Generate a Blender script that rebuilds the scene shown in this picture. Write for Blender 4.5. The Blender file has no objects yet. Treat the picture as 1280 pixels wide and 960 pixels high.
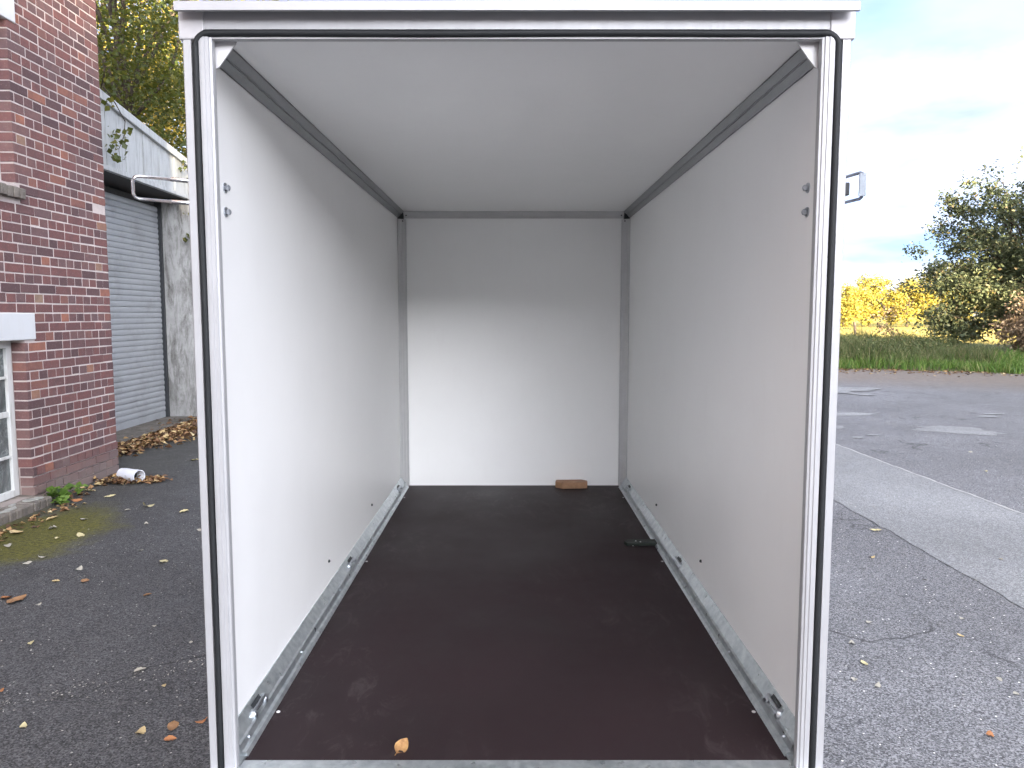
import bpy, bmesh, math, random
import numpy as np
from mathutils import Vector, Matrix

R = math.radians
rng = np.random.default_rng(7)
random.seed(7)
sc = bpy.context.scene
COL = sc.collection

# ------------------------------------------------------------------ camera
cam_d = bpy.data.cameras.new('camera')
cam = bpy.data.objects.new('camera', cam_d)
COL.objects.link(cam)
cam.location = (0, 0, 1.65)
PITCH = math.atan(87 / 950)
cam.rotation_euler = (R(90) - PITCH, 0, 0)
cam_d.sensor_width = 36
cam_d.lens = 36 * 950 / 1280
cam_d.clip_start = 0.05
cam_d.clip_end = 3000
sc.camera = cam

# ------------------------------------------------------------------ sky, sun, exposure
SUN_EL, SUN_AZ = R(8), R(166)          # azimuth clockwise from +Y
world = bpy.data.worlds.new('World')
sc.world = world
world.use_nodes = True
world.cycles.sampling_method = 'MANUAL'
world.cycles.sample_map_resolution = 512
wn, wl = world.node_tree.nodes, world.node_tree.links
bg = wn['Background']
bg.inputs[1].default_value = 0.12
sky_t = wn.new('ShaderNodeTexSky')
sky_t.sky_type = 'NISHITA'
sky_t.sun_disc = False
sky_t.sun_elevation = SUN_EL
sky_t.sun_rotation = SUN_AZ
sky_t.air_density = 0.34
sky_t.dust_density = 3.3
sky_t.ozone_density = 2.6
tc = wn.new('ShaderNodeTexCoord')
sep = wn.new('ShaderNodeSeparateXYZ')
wl.new(tc.outputs['Generated'], sep.inputs[0])


def wmath(op, a, b=None, clamp=False):
    m = wn.new('ShaderNodeMath')
    m.operation = op
    m.use_clamp = clamp
    for i, v in enumerate((a, b)):
        if v is None:
            continue
        if isinstance(v, (int, float)):
            m.inputs[i].default_value = v
        else:
            wl.new(v, m.inputs[i])
    return m.outputs[0]


# a cloud deck: directions projected on a plane high above
zz = wmath('ADD', wmath('MAXIMUM', sep.outputs['Z'], 0.0), 0.16)
cx = wmath('DIVIDE', sep.outputs['X'], zz)
cy = wmath('DIVIDE', sep.outputs['Y'], zz)
comb = wn.new('ShaderNodeCombineXYZ')
wl.new(cx, comb.inputs[0]); wl.new(cy, comb.inputs[1])
comb.inputs[2].default_value = 3.1
n1 = wn.new('ShaderNodeTexNoise')
n1.inputs['Scale'].default_value = 0.95
n1.inputs['Detail'].default_value = 7
n1.inputs['Roughness'].default_value = 0.55
n1.inputs['Distortion'].default_value = 0.25
wl.new(comb.outputs[0], n1.inputs['Vector'])
ramp = wn.new('ShaderNodeValToRGB')
ramp.color_ramp.elements[0].position = 0.40
ramp.color_ramp.elements[1].position = 0.535
ramp.color_ramp.elements[0].color = (0.48, 0.48, 0.48, 1)      # a thin veil over the whole sky
wl.new(n1.outputs['Fac'], ramp.inputs[0])
n2 = wn.new('ShaderNodeTexNoise')
n2.inputs['Scale'].default_value = 1.5
n2.inputs['Detail'].default_value = 5
wl.new(comb.outputs[0], n2.inputs['Vector'])
ramp2 = wn.new('ShaderNodeValToRGB')
ramp2.color_ramp.elements[0].position = 0.35
ramp2.color_ramp.elements[0].color = (0.46, 0.43, 0.42, 1)
ramp2.color_ramp.elements[1].position = 0.62
ramp2.color_ramp.elements[1].color = (1.22, 1.20, 1.19, 1)
wl.new(n2.outputs['Fac'], ramp2.inputs[0])
lift = wn.new('ShaderNodeMix'); lift.data_type = 'RGBA'; lift.blend_type = 'MULTIPLY'
lift.inputs['Factor'].default_value = 1.0
wl.new(sky_t.outputs[0], lift.inputs['A'])
lift.inputs['B'].default_value = (1.0, 1.0, 1.0, 1)
mixc = wn.new('ShaderNodeMix'); mixc.data_type = 'RGBA'
wl.new(ramp.outputs[0], mixc.inputs['Factor'])
wl.new(lift.outputs['Result'], mixc.inputs['A'])
addc = wn.new('ShaderNodeMix'); addc.data_type = 'RGBA'; addc.blend_type = 'ADD'
addc.inputs['Factor'].default_value = 1.0
thin = wn.new('ShaderNodeVectorMath'); thin.operation = 'SCALE'; thin.inputs['Scale'].default_value = 0.35
wl.new(sky_t.outputs[0], thin.inputs[0])
wl.new(thin.outputs[0], addc.inputs['A'])
# thin cloud scatters forward: brighter the nearer it stands to the sun
dotn = wn.new('ShaderNodeVectorMath'); dotn.operation = 'DOT_PRODUCT'
wl.new(tc.outputs['Generated'], dotn.inputs[0])
dotn.inputs[1].default_value = (math.sin(SUN_AZ) * math.cos(SUN_EL), math.cos(SUN_AZ) * math.cos(SUN_EL), math.sin(SUN_EL))
phase = wmath('ADD', wmath('MULTIPLY', wmath('POWER', wmath('MULTIPLY', wmath('ADD', dotn.outputs['Value'], 1.0), 0.5, True), 3.2), 6.0), 1.0)
lit = wn.new('ShaderNodeVectorMath'); lit.operation = 'SCALE'
wl.new(ramp2.outputs[0], lit.inputs[0]); wl.new(phase, lit.inputs['Scale'])
wl.new(lit.outputs[0], addc.inputs['B'])
wl.new(addc.outputs['Result'], mixc.inputs['B'])
wl.new(mixc.outputs['Result'], bg.inputs[0])

sun_d = bpy.data.lights.new('sun', 'SUN')
sun_d.energy = 5.0
sun_d.angle = R(0.5)
sun_d.color = (1.0, 0.83, 0.58)
sun = bpy.data.objects.new('sun', sun_d)
COL.objects.link(sun)
sd = Vector((math.sin(SUN_AZ) * math.cos(SUN_EL), math.cos(SUN_AZ) * math.cos(SUN_EL), math.sin(SUN_EL)))
sun.rotation_euler = sd.to_track_quat('Z', 'Y').to_euler()
sun.location = (20, -60, 30)

sc.view_settings.view_transform = 'Standard'
sc.view_settings.look = 'None'
sc.view_settings.gamma = 1
sc.view_settings.use_curve_mapping = False
sc.view_settings.exposure = 3.2
sc.cycles.max_bounces = 8
sc.cycles.diffuse_bounces = 7
sc.cycles.glossy_bounces = 2
sc.cycles.transmission_bounces = 2
sc.cycles.use_adaptive_sampling = True
sc.cycles.adaptive_threshold = 0.03
sc.cycles.use_light_tree = False
sc.cycles.use_denoising = True


# ------------------------------------------------------------------ helpers
class MB:
    def __init__(self):
        self.v, self.f = [], []

    def add(self, vs, fs):
        o = len(self.v)
        self.v += [tuple(p) for p in vs]
        self.f += [tuple(i + o for i in f) for f in fs]
        return self

    def box(self, x0, x1, y0, y1, z0, z1):
        x0, x1 = min(x0, x1), max(x0, x1)
        y0, y1 = min(y0, y1), max(y0, y1)
        vs = [(x, y, z) for x in (x0, x1) for y in (y0, y1) for z in (z0, z1)]
        return self.add(vs, [(0, 1, 3, 2), (4, 6, 7, 5), (0, 4, 5, 1), (2, 3, 7, 6), (0, 2, 6, 4), (1, 5, 7, 3)])

    def prism(self, pts, axis, a, b):
        """extrude a closed 2D polygon along an axis (x: pts are y,z; y: pts are x,z; z: pts are x,y)"""
        def mk(p, t):
            return {'x': (t, p[0], p[1]), 'y': (p[0], t, p[1]), 'z': (p[0], p[1], t)}[axis]
        n = len(pts)
        vs = [mk(p, a) for p in pts] + [mk(p, b) for p in pts]
        fs = [tuple(range(n))[::-1], tuple(range(n, 2 * n))]
        fs += [(i, (i + 1) % n, (i + 1) % n + n, i + n) for i in range(n)]
        return self.add(vs, fs)

    def tube(self, path, radii, seg=8, cap=True, squash=None):
        path = [Vector(p) for p in path]
        if isinstance(radii, (int, float)):
            radii = [radii] * len(path)
        base = len(self.v)
        up = Vector((0.13, 0.27, 0.95)).normalized()
        for i, p in enumerate(path):
            t = (path[min(i + 1, len(path) - 1)] - path[max(i - 1, 0)]).normalized()
            a = t.cross(up)
            if a.length < 0.05:
                a = t.cross(Vector((1, 0, 0)))
            a.normalize()
            b = t.cross(a)
            for k in range(seg):
                th = 2 * math.pi * k / seg
                self.v.append(tuple(p + (a * math.cos(th) + b * math.sin(th)) * radii[i]))
        for i in range(len(path) - 1):
            for k in range(seg):
                k2 = (k + 1) % seg
                self.f.append((base + i * seg + k, base + i * seg + k2, base + (i + 1) * seg + k2, base + (i + 1) * seg + k))
        if cap:
            self.f.append(tuple(base + k for k in range(seg))[::-1])
            e = base + (len(path) - 1) * seg
            self.f.append(tuple(e + k for k in range(seg)))
        return self

    def disc(self, c, nrm, r, h, seg=14, dome=0.0):
        c, nrm = Vector(c), Vector(nrm).normalized()
        return self.tube([c, c + nrm * h, c + nrm * (h + dome)], [r, r, r * 0.55], seg)

    def mesh(self, name, mat, smooth=False):
        me = bpy.data.meshes.new(name)
        me.from_pydata(self.v, [], self.f)
        bm = bmesh.new(); bm.from_mesh(me)
        bmesh.ops.recalc_face_normals(bm, faces=bm.faces)
        bm.to_mesh(me); bm.free()
        if smooth:
            me.shade_smooth()
        if mat:
            me.materials.append(mat)
        return me

    def build(self, name, mat, parent=None, smooth=False, bevel=0.0, auto=None):
        me = self.mesh(name, mat, smooth)
        o = link(name, me, parent)
        if bevel:
            m = o.modifiers.new('bevel', 'BEVEL')
            m.width = bevel; m.segments = 2; m.limit_method = 'ANGLE'; m.angle_limit = R(40)
        if auto:
            me.shade_smooth()
            me.set_sharp_from_angle(angle=R(auto))
        return o


def link(name, data, parent=None):
    o = bpy.data.objects.new(name, data)
    COL.objects.link(o)
    if parent:
        o.parent = parent
    return o


def tag(o, label=None, cat=None, group=None, kind=None):
    for k, v in (('label', label), ('category', cat), ('group', group), ('kind', kind)):
        if v:
            o[k] = v
    return o


def empty(name, loc=(0, 0, 0), rz=0):
    o = bpy.data.objects.new(name, None)
    COL.objects.link(o)
    o.location = loc
    o.rotation_euler = (0, 0, rz)
    return o


def np_mesh(name, verts, faces, mat):
    """verts (N,3); faces (M,k) constant k"""
    me = bpy.data.meshes.new(name)
    nv, (nf, k) = len(verts), faces.shape
    me.vertices.add(nv)
    me.vertices.foreach_set('co', np.asarray(verts, np.float32).ravel())
    me.loops.add(nf * k)
    me.loops.foreach_set('vertex_index', faces.astype(np.int32).ravel())
    me.polygons.add(nf)
    me.polygons.foreach_set('loop_start', np.arange(0, nf * k, k, dtype=np.int32))
    me.polygons.foreach_set('loop_total', np.full(nf, k, np.int32))
    me.update(calc_edges=True)
    if mat:
        me.materials.append(mat)
    return me


# ------------------------------------------------------------------ materials
class Mat:
    def __init__(self, name, rough=0.6, metal=0.0, base=(0.5, 0.5, 0.5), spec=0.5):
        self.m = bpy.data.materials.new(name)
        self.m.use_nodes = True
        self.n, self.l = self.m.node_tree.nodes, self.m.node_tree.links
        self.b = self.n['Principled BSDF']
        self.b.inputs['Base Color'].default_value = (*base, 1)
        self.b.inputs['Roughness'].default_value = rough
        self.b.inputs['Metallic'].default_value = metal
        self.b.inputs['Specular IOR Level'].default_value = spec
        self.tc = None

    def co(self, scale=None, rot=None, kind='Object'):
        if not self.tc:
            self.tc = self.n.new('ShaderNodeTexCoord')
        out = self.tc.outputs[kind]
        if kind == 'Object' and True:
            pass
        if scale:
            mp = self.n.new('ShaderNodeMapping')
            mp.inputs['Scale'].default_value = scale
            if rot:
                mp.inputs['Rotation'].default_value = rot
            self.l.new(out, mp.inputs[0])
            out = mp.outputs[0]
        return out

    def wco(self, scale=None):
        g = self.n.new('ShaderNodeNewGeometry')
        out = g.outputs['Position']
        if scale:
            mp = self.n.new('ShaderNodeMapping')
            mp.inputs['Scale'].default_value = scale
            self.l.new(out, mp.inputs[0])
            out = mp.outputs[0]
        return out

    def noise(self, vec, scale, detail=4, rough=0.55, dist=0.0):
        t = self.n.new('ShaderNodeTexNoise')
        t.inputs['Scale'].default_value = scale
        t.inputs['Detail'].default_value = detail
        t.inputs['Roughness'].default_value = rough
        t.inputs['Distortion'].default_value = dist
        self.l.new(vec, t.inputs['Vector'])
        return t.outputs['Fac']

    def voro(self, vec, scale, feature='F1', out='Distance', rnd=1.0):
        t = self.n.new('ShaderNodeTexVoronoi')
        t.feature = feature
        t.inputs['Scale'].default_value = scale
        t.inputs['Randomness'].default_value = rnd
        self.l.new(vec, t.inputs['Vector'])
        return t.outputs[out]

    def ramp(self, fac, stops, interp='LINEAR'):
        t = self.n.new('ShaderNodeValToRGB')
        cr = t.color_ramp
        cr.interpolation = interp
        while len(cr.elements) < len(stops):
            cr.elements.new(0.5)
        for e, (p, c) in zip(cr.elements, stops):
            e.position = p
            e.color = (*c, 1) if not isinstance(c, (int, float)) else (c, c, c, 1)
        self.l.new(fac, t.inputs[0])
        return t.outputs[0]

    def mix(self, fac, a, b, mode='MIX'):
        t = self.n.new('ShaderNodeMix')
        t.data_type = 'RGBA'
        t.blend_type = mode
        for nm, v in (('Factor', fac), ('A', a), ('B', b)):
            s = t.inputs[nm] if nm != 'Factor' else t.inputs[0]
            if nm == 'A':
                s = t.inputs[6]
            if nm == 'B':
                s = t.inputs[7]
            if isinstance(v, (int, float)):
                s.default_value = v if nm == 'Factor' else (v, v, v, 1)
            elif isinstance(v, tuple):
                s.default_value = (*v, 1)
            else:
                self.l.new(v, s)
        return t.outputs[2]

    def math(self, op, a, b=None, clamp=False):
        t = self.n.new('ShaderNodeMath')
        t.operation = op
        t.use_clamp = clamp
        for i, v in enumerate((a, b)):
            if v is None:
                continue
            if isinstance(v, (int, float)):
                t.inputs[i].default_value = v
            else:
                self.l.new(v, t.inputs[i])
        return t.outputs[0]

    def set(self, sock, v):
        self.l.new(v, self.b.inputs[sock])
        return self

    def bump(self, h, strength=0.4, dist=0.01):
        t = self.n.new('ShaderNodeBump')
        t.inputs['Strength'].default_value = strength
        t.inputs['Distance'].default_value = dist
        self.l.new(h, t.inputs['Height'])
        self.l.new(t.outputs[0], self.b.inputs['Normal'])
        return self

    def rnd(self, island=False):
        if island:
            return self.n.new('ShaderNodeNewGeometry').outputs['Random Per Island']
        return self.n.new('ShaderNodeObjectInfo').outputs['Random']


def m_panel():
    k = Mat('white_laminate', 0.38, 0, (0.88, 0.88, 0.865), 0.4)
    v = k.wco()
    f = k.noise(v, 2.2, 5, 0.6)
    sm = k.ramp(k.noise(k.wco((3, 3, 0.6)), 6, 6, 0.7), [(0.55, 0.0), (0.8, 0.35)])
    c = k.ramp(f, [(0.3, (0.90, 0.90, 0.89)), (0.7, (0.93, 0.93, 0.92))])
    k.set('Base Color', k.mix(sm, c, (0.86, 0.855, 0.84)))
    k.set('Roughness', k.ramp(f, [(0.3, 0.32), (0.7, 0.46)]))
    return k.m


def m_alu(name, base, rough, metal, streak=(40, 40, 1)):
    k = Mat(name, rough, metal, base)
    v = k.wco(streak)
    f = k.noise(v, 6, 4, 0.6)
    g = k.noise(k.wco(), 9, 5, 0.6)
    dk = tuple(x * 0.86 for x in base)
    k.set('Base Color', k.mix(k.ramp(g, [(0.35, 0.0), (0.75, 0.6)]), base, dk))
    k.set('Roughness', k.ramp(f, [(0.3, rough * 0.8), (0.7, min(1, rough * 1.3))]))
    k.bump(f, 0.04, 0.001)
    return k.m


def m_galv():
    k = Mat('galvanised_steel', 0.38, 0.9, (0.6, 0.64, 0.66))
    v = k.wco()
    c = k.voro(v, 90, out='Color')
    f = k.noise(v, 30, 4)
    k.set('Base Color', k.mix(0.35, k.ramp(f, [(0.3, (0.42, 0.47, 0.5)), (0.7, (0.74, 0.78, 0.79))]), k.ramp(c, [(0, (0.4, 0.44, 0.46)), (1, (0.75, 0.78, 0.8))])))
    k.set('Roughness', k.ramp(c, [(0, 0.25), (1, 0.5)]))
    return k.m


def m_floor():
    k = Mat('brown_film_plywood', 0.5, 0, (0.03, 0.018, 0.016), 0.3)
    v = k.wco()
    big = k.noise(v, 1.6, 5, 0.6)
    base = k.ramp(big, [(0.3, (0.0135, 0.0066, 0.0083)), (0.7, (0.0210, 0.0106, 0.0128))])
    grid = k.voro(k.wco((1, 1, 0.01)), 260, rnd=0.1)
    dust = k.ramp(k.noise(k.wco((2.5, 1.2, 1)), 5, 9, 0.75, 1.2), [(0.52, 0.0), (0.74, 0.6)])
    scuff = k.ramp(k.noise(k.wco((14, 2.5, 1)), 3, 8, 0.8, 0.6), [(0.63, 0.0), (0.72, 0.4)])
    patch = k.ramp(k.noise(v, 1.1, 3), [(0.45, 0.0), (0.6, 1.0)])
    mk = k.math('MULTIPLY', k.math('MAXIMUM', dust, scuff), patch)
    k.set('Base Color', k.mix(mk, base, (0.095, 0.075, 0.077)))
    k.set('Roughness', k.ramp(big, [(0.3, 0.52), (0.7, 0.68)]))
    k.bump(k.math('ADD', grid, k.noise(v, 500, 2)), 0.12, 0.0015)
    return k.m


BR = [(0.0, (0.085, 0.05, 0.052)), (0.16, (0.125, 0.068, 0.067)), (0.34, (0.145, 0.068, 0.064)), (0.55, (0.172, 0.076, 0.069)),
      (0.72, (0.16, 0.088, 0.082)), (0.88, (0.135, 0.082, 0.082)), (0.95, (0.21, 0.095, 0.075)), (0.985, (0.31, 0.125, 0.08)), (1.0, (0.25, 0.17, 0.12))]


def m_brick(name, island):
    k = Mat(name, 0.82, 0, spec=0.3)
    r = k.rnd(island)
    v = k.wco()
    vv = k.n.new('ShaderNodeVectorMath'); vv.operation = 'ADD'
    cb = k.n.new('ShaderNodeCombineXYZ')
    k.l.new(k.math('MULTIPLY', r, 37.0), cb.inputs[0]); k.l.new(k.math('MULTIPLY', r, 91.0), cb.inputs[2])
    k.l.new(v, vv.inputs[0]); k.l.new(cb.outputs[0], vv.inputs[1])
    c = k.ramp(r, BR)
    f = k.noise(vv.outputs[0], 14, 6, 0.65, 0.8)
    c = k.mix(k.ramp(f, [(0.42, 0.0), (0.68, 0.7)]), c, k.mix(0.55, c, (0.075, 0.05, 0.055)))
    g = k.noise(vv.outputs[0], 60, 5, 0.7)
    c = k.mix(k.ramp(g, [(0.55, 0.0), (0.75, 0.45)]), c, (0.30, 0.22, 0.20))
    # grey lime and soil splashed up from the ground
    sp = k.n.new('ShaderNodeSeparateXYZ'); k.l.new(v, sp.inputs[0])
    low = k.ramp(k.math('ADD', sp.outputs[2], k.math('MULTIPLY', k.noise(v, 3, 5), 0.35)), [(0.25, 0.72), (0.52, 0.0)])
    c = k.mix(low, c, (0.20, 0.165, 0.15))
    k.set('Base Color', c)
    k.bump(k.math('ADD', g, f), 0.35, 0.004)
    return k.m


def m_mortar():
    k = Mat('lime_mortar', 0.95, 0, spec=0.2)
    v = k.wco()
    sp = k.n.new('ShaderNodeSeparateXYZ'); k.l.new(v, sp.inputs[0])
    c = k.ramp(k.noise(v, 5, 6, 0.7), [(0.3, (0.40, 0.345, 0.325)), (0.7, (0.58, 0.51, 0.485))])
    low = k.ramp(k.math('ADD', sp.outputs[2], k.math('MULTIPLY', k.noise(v, 3, 5), 0.35)), [(0.25, 0.7), (0.6, 0.0)])
    k.set('Base Color', k.mix(low, c, (0.22, 0.19, 0.17)))
    k.bump(k.noise(v, 120, 4), 0.5, 0.004)
    return k.m


def m_paint(name, base, dirt=(0.4, 0.36, 0.3), amt=0.5, rough=0.55, vert=True):
    k = Mat(name, rough, 0)
    f = k.noise(k.wco((9, 9, 1.2) if vert else None), 2.0, 7, 0.7)
    g = k.noise(k.wco(), 22, 6, 0.75)
    msk = k.math('MULTIPLY', k.ramp(f, [(0.48, 0.0), (0.8, 1.0)]), amt)
    spk = k.math('MULTIPLY', k.ramp(g, [(0.62, 0.0), (0.7, 1.0)]), amt * 0.8)
    k.set('Base Color', k.mix(k.math('MAXIMUM', msk, spk), base, dirt))
    k.bump(g, 0.12, 0.002)
    return k.m


def m_concrete(name, a, b, stain, amt=0.9):
    k = Mat(name, 0.92, 0, spec=0.25)
    v = k.wco()
    c = k.ramp(k.noise(v, 3, 8, 0.7), [(0.3, a), (0.7, b)])
    st = k.math('MULTIPLY', k.ramp(k.noise(k.wco((4, 4, 0.9)), 1.7, 9, 0.78, 0.5), [(0.46, 0.0), (0.66, 1.0)]), amt)
    c = k.mix(st, c, stain)
    sp = k.ramp(k.noise(v, 45, 4, 0.7), [(0.6, 0.0), (0.72, 0.5)])
    c = k.mix(sp, c, (0.48, 0.48, 0.46))
    k.set('Base Color', c)
    k.bump(k.noise(v, 60, 6, 0.7), 0.5, 0.006)
    return k.m


def m_asphalt(name, lo, hi, speck, moss=False, fine=140.0):
    k = Mat(name, 0.78, 0, spec=0.35)
    v = k.wco()
    grain = k.noise(v, fine, 3, 0.75)
    vor = k.voro(v, fine * 0.75)
    big = k.noise(v, 0.55, 7, 0.62, 0.6)
    mid = k.noise(v, 5.0, 6, 0.7, 0.4)
    sx_ = k.n.new('ShaderNodeSeparateXYZ')
    k.l.new(k.voro(v, fine * 1.15, out='Color'), sx_.inputs[0])
    st = sx_.outputs[0]
    sfac = k.math('ADD', k.math('MULTIPLY', st, 0.62), k.math('MULTIPLY', grain, 0.38))
    c = k.ramp(sfac, [(0.22, lo), (0.5, tuple((a * 1.3 + b * 0.7) / 2 for a, b in zip(lo, hi))), (0.82, hi)])
    c = k.mix(k.ramp(big, [(0.36, 0.0), (0.66, 0.6)]), c, k.mix(1.0, c, (0.55, 0.54, 0.53), 'MULTIPLY'))
    c = k.mix(k.ramp(mid, [(0.50, 0.0), (0.78, 0.5)]), c, k.mix(1.0, c, (1.45, 1.43, 1.4), 'MULTIPLY'))
    sp = k.voro(v, 38, out='Color')
    spd = k.voro(v, 38)
    msk = k.math('MULTIPLY', k.math('GREATER_THAN', k.ramp(sp, [(0, 0), (1, 1)]), 0.80), k.math('LESS_THAN', spd, 0.16))
    c = k.mix(k.math('MULTIPLY', msk, 0.75), c, speck)
    if moss:
        # moss and wet soil in the strip along the building foot
        pos = k.n.new('ShaderNodeSeparateXYZ'); k.l.new(v, pos.inputs[0])
        dx = k.math('ABSOLUTE', k.math('ADD', pos.outputs[0], 3.62))
        dy = k.math('MULTIPLY', k.math('ABSOLUTE', k.math('ADD', pos.outputs[1], -5.55)), 0.62)
        d = k.math('SQRT', k.math('ADD', k.math('POWER', dx, 2.0), k.math('POWER', dy, 2.0)))
        nm = k.noise(v, 3.2, 8, 0.72, 0.4)
        mm = k.ramp(k.math('ADD', d, k.math('MULTIPLY', nm, 0.75)), [(0.72, 0.97), (1.12, 0.0)])
        mc = k.ramp(k.noise(v, 40, 5, 0.7), [(0.35, (0.028, 0.028, 0.009)), (0.7, (0.20, 0.19, 0.030))])
        c = k.mix(mm, c, mc)
        # hairline cracks
        wv = k.n.new('ShaderNodeVectorMath'); wv.operation = 'ADD'
        wn_ = k.n.new('ShaderNodeTexNoise'); wn_.inputs['Scale'].default_value = 2.2; wn_.inputs['Detail'].default_value = 6
        k.l.new(v, wn_.inputs['Vector'])
        k.l.new(v, wv.inputs[0]); k.l.new(wn_.outputs['Color'], wv.inputs[1])
        cr_ = k.voro(wv.outputs[0], 0.62, feature='DISTANCE_TO_EDGE')
        ck = k.math('MULTIPLY', k.ramp(cr_, [(0.0, 0.85), (0.016, 0.0)]), k.ramp(k.noise(v, 0.8, 3), [(0.5, 0.0), (0.6, 1.0)]))
        c = k.mix(ck, c, (0.012, 0.012, 0.011))
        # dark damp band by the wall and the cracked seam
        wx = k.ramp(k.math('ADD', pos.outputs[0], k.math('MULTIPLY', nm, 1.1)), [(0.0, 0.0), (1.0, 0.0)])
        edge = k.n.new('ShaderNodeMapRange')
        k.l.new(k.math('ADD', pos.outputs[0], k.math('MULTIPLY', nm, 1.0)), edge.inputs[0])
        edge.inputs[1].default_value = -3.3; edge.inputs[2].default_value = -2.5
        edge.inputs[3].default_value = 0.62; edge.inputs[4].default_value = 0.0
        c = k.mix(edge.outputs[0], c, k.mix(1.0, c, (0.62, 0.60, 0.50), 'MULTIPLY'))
        # tarmac stays dark left of the trailer and is multiplied paler towards the right
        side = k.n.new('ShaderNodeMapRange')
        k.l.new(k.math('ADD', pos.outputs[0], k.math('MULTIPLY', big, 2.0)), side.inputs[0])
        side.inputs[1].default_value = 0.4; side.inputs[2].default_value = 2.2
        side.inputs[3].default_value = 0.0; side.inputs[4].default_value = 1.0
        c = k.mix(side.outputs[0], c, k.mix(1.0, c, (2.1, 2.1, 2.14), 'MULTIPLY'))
        # leaf mould and grit towards the grass verge
        far = k.n.new('ShaderNodeMapRange')
        k.l.new(k.math('ADD', pos.outputs[1], k.math('ADD', k.math('MULTIPLY', pos.outputs[0], 0.45), k.math('MULTIPLY', nm, 3.0))), far.inputs[0])
        far.inputs[1].default_value = 21.8; far.inputs[2].default_value = 25.5
        far.inputs[3].default_value = 0.0; far.inputs[4].default_value = 0.8
        lit = k.ramp(k.noise(v, 9, 6, 0.75), [(0.35, (0.10, 0.085, 0.075)), (0.7, (0.26, 0.20, 0.15))])
        c = k.mix(far.outputs[0], c, lit)
    k.set('Base Color', c)
    k.set('Roughness', k.ramp(mid, [(0.3, 0.62), (0.7, 0.85)]))
    k.bump(k.math('ADD', k.math('MULTIPLY', vor, 0.8), k.math('ADD', grain, k.math('MULTIPLY', mid, 0.8))), 0.55, 0.006)
    return k.m


def m_leaf(name, stops, trans=0.35, rough=0.5, tcol=None):
    k = Mat(name, rough, 0, spec=0.35)
    c = k.ramp(k.rnd(True), stops)
    k.set('Base Color', c)
    tr = k.n.new('ShaderNodeBsdfTranslucent')
    k.l.new(k.mix(0.6, c, tcol) if tcol else c, tr.inputs[0])
    ms = k.n.new('ShaderNodeMixShader')
    ms.inputs[0].default_value = trans
    k.l.new(k.b.outputs[0], ms.inputs[1]); k.l.new(tr.outputs[0], ms.inputs[2])
    k.l.new(ms.outputs[0], k.n['Material Output'].inputs[0])
    return k.m


def m_simple(name, base, rough=0.6, metal=0.0, var=0.2, scale=20):
    k = Mat(name, rough, metal, base)
    f = k.noise(k.wco(), scale, 6, 0.65)
    k.set('Base Color', k.ramp(f, [(0.3, tuple(x * (1 - var) for x in base)), (0.7, tuple(min(1, x * (1 + var)) for x in base))]))
    k.bump(f, 0.15, 0.003)
    return k.m


def m_bark():
    k = Mat('bark', 0.95, 0, spec=0.2)
    f = k.noise(k.co((1, 1, 0.25)), 16, 7, 0.7)
    k.set('Base Color', k.ramp(f, [(0.3, (0.03, 0.024, 0.018)), (0.7, (0.10, 0.08, 0.06))]))
    k.bump(f, 0.7, 0.02)
    return k.m


def m_glass():
    k = Mat('dusty_glass', 0.12, 0, (0.10, 0.115, 0.115), 0.6)
    f = k.noise(k.wco((1, 1, 0.7)), 6, 7, 0.75, 1.0)
    k.set('Base Color', k.ramp(f, [(0.35, (0.05, 0.06, 0.06)), (0.7, (0.22, 0.24, 0.24))]))
    k.set('Roughness', k.ramp(f, [(0.3, 0.08), (0.7, 0.4)]))
    k.bump(k.noise(k.wco(), 2.5, 2), 0.05, 0.01)
    return k.m


M = {}
M['panel'] = m_panel()
M['frame'] = m_alu('anodised_aluminium', (0.385, 0.385, 0.395), 0.45, 0.2)
M['profile'] = m_alu('mill_aluminium', (0.34, 0.35, 0.36), 0.4, 0.7)
M['corner'] = m_alu('brushed_aluminium', (0.66, 0.66, 0.665), 0.42, 0.35)
M['cap'] = m_alu('cast_corner', (0.44, 0.43, 0.44), 0.5, 0.15, None)
M['galv'] = m_galv()
M['floor'] = m_floor()
M['rubber'] = m_simple('black_rubber', (0.004, 0.0055, 0.007), 0.7, 0, 0.3, 60)
M['dark'] = m_simple('dark_plastic', (0.03, 0.033, 0.036), 0.5)
M['white_steel'] = m_simple('white_coated_plate', (0.62, 0.61, 0.61), 0.4, 0, 0.05, 8)
M['bolt'] = m_simple('zinc_bolt', (0.55, 0.58, 0.62), 0.3, 1.0, 0.15, 90)
M['steel'] = m_simple('dull_steel', (0.16, 0.17, 0.21), 0.4, 0.7, 0.15, 40)
M['tab'] = m_simple('grey_coated_steel', (0.22, 0.25, 0.29), 0.45, 0.0, 0.2, 40)
M['chrome'] = m_simple('bright_steel', (0.72, 0.73, 0.75), 0.18, 1.0, 0.1, 40)
M['brick'] = m_brick('fired_brick', False)
M['brick_mass'] = m_brick('fired_brick_mass', True)
M['mortar'] = m_mortar()
M['wpaint'] = m_paint('white_weathered_paint', (0.56, 0.57, 0.58), (0.45, 0.42, 0.38), 0.35)
M['wframe'] = m_paint('peeling_window_paint', (0.60, 0.61, 0.60), (0.26, 0.22, 0.17), 0.8)
M['fascia'] = m_paint('weathered_fascia', (0.43, 0.445, 0.445), (0.14, 0.14, 0.13), 0.85, 0.6)
M['concrete'] = m_concrete('mottled_concrete', (0.27, 0.27, 0.265), (0.44, 0.44, 0.43), (0.06, 0.057, 0.047))
M['sillstone'] = m_concrete('grimy_sill_brick', (0.13, 0.115, 0.10), (0.24, 0.21, 0.18), (0.06, 0.055, 0.05), 0.6)
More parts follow.
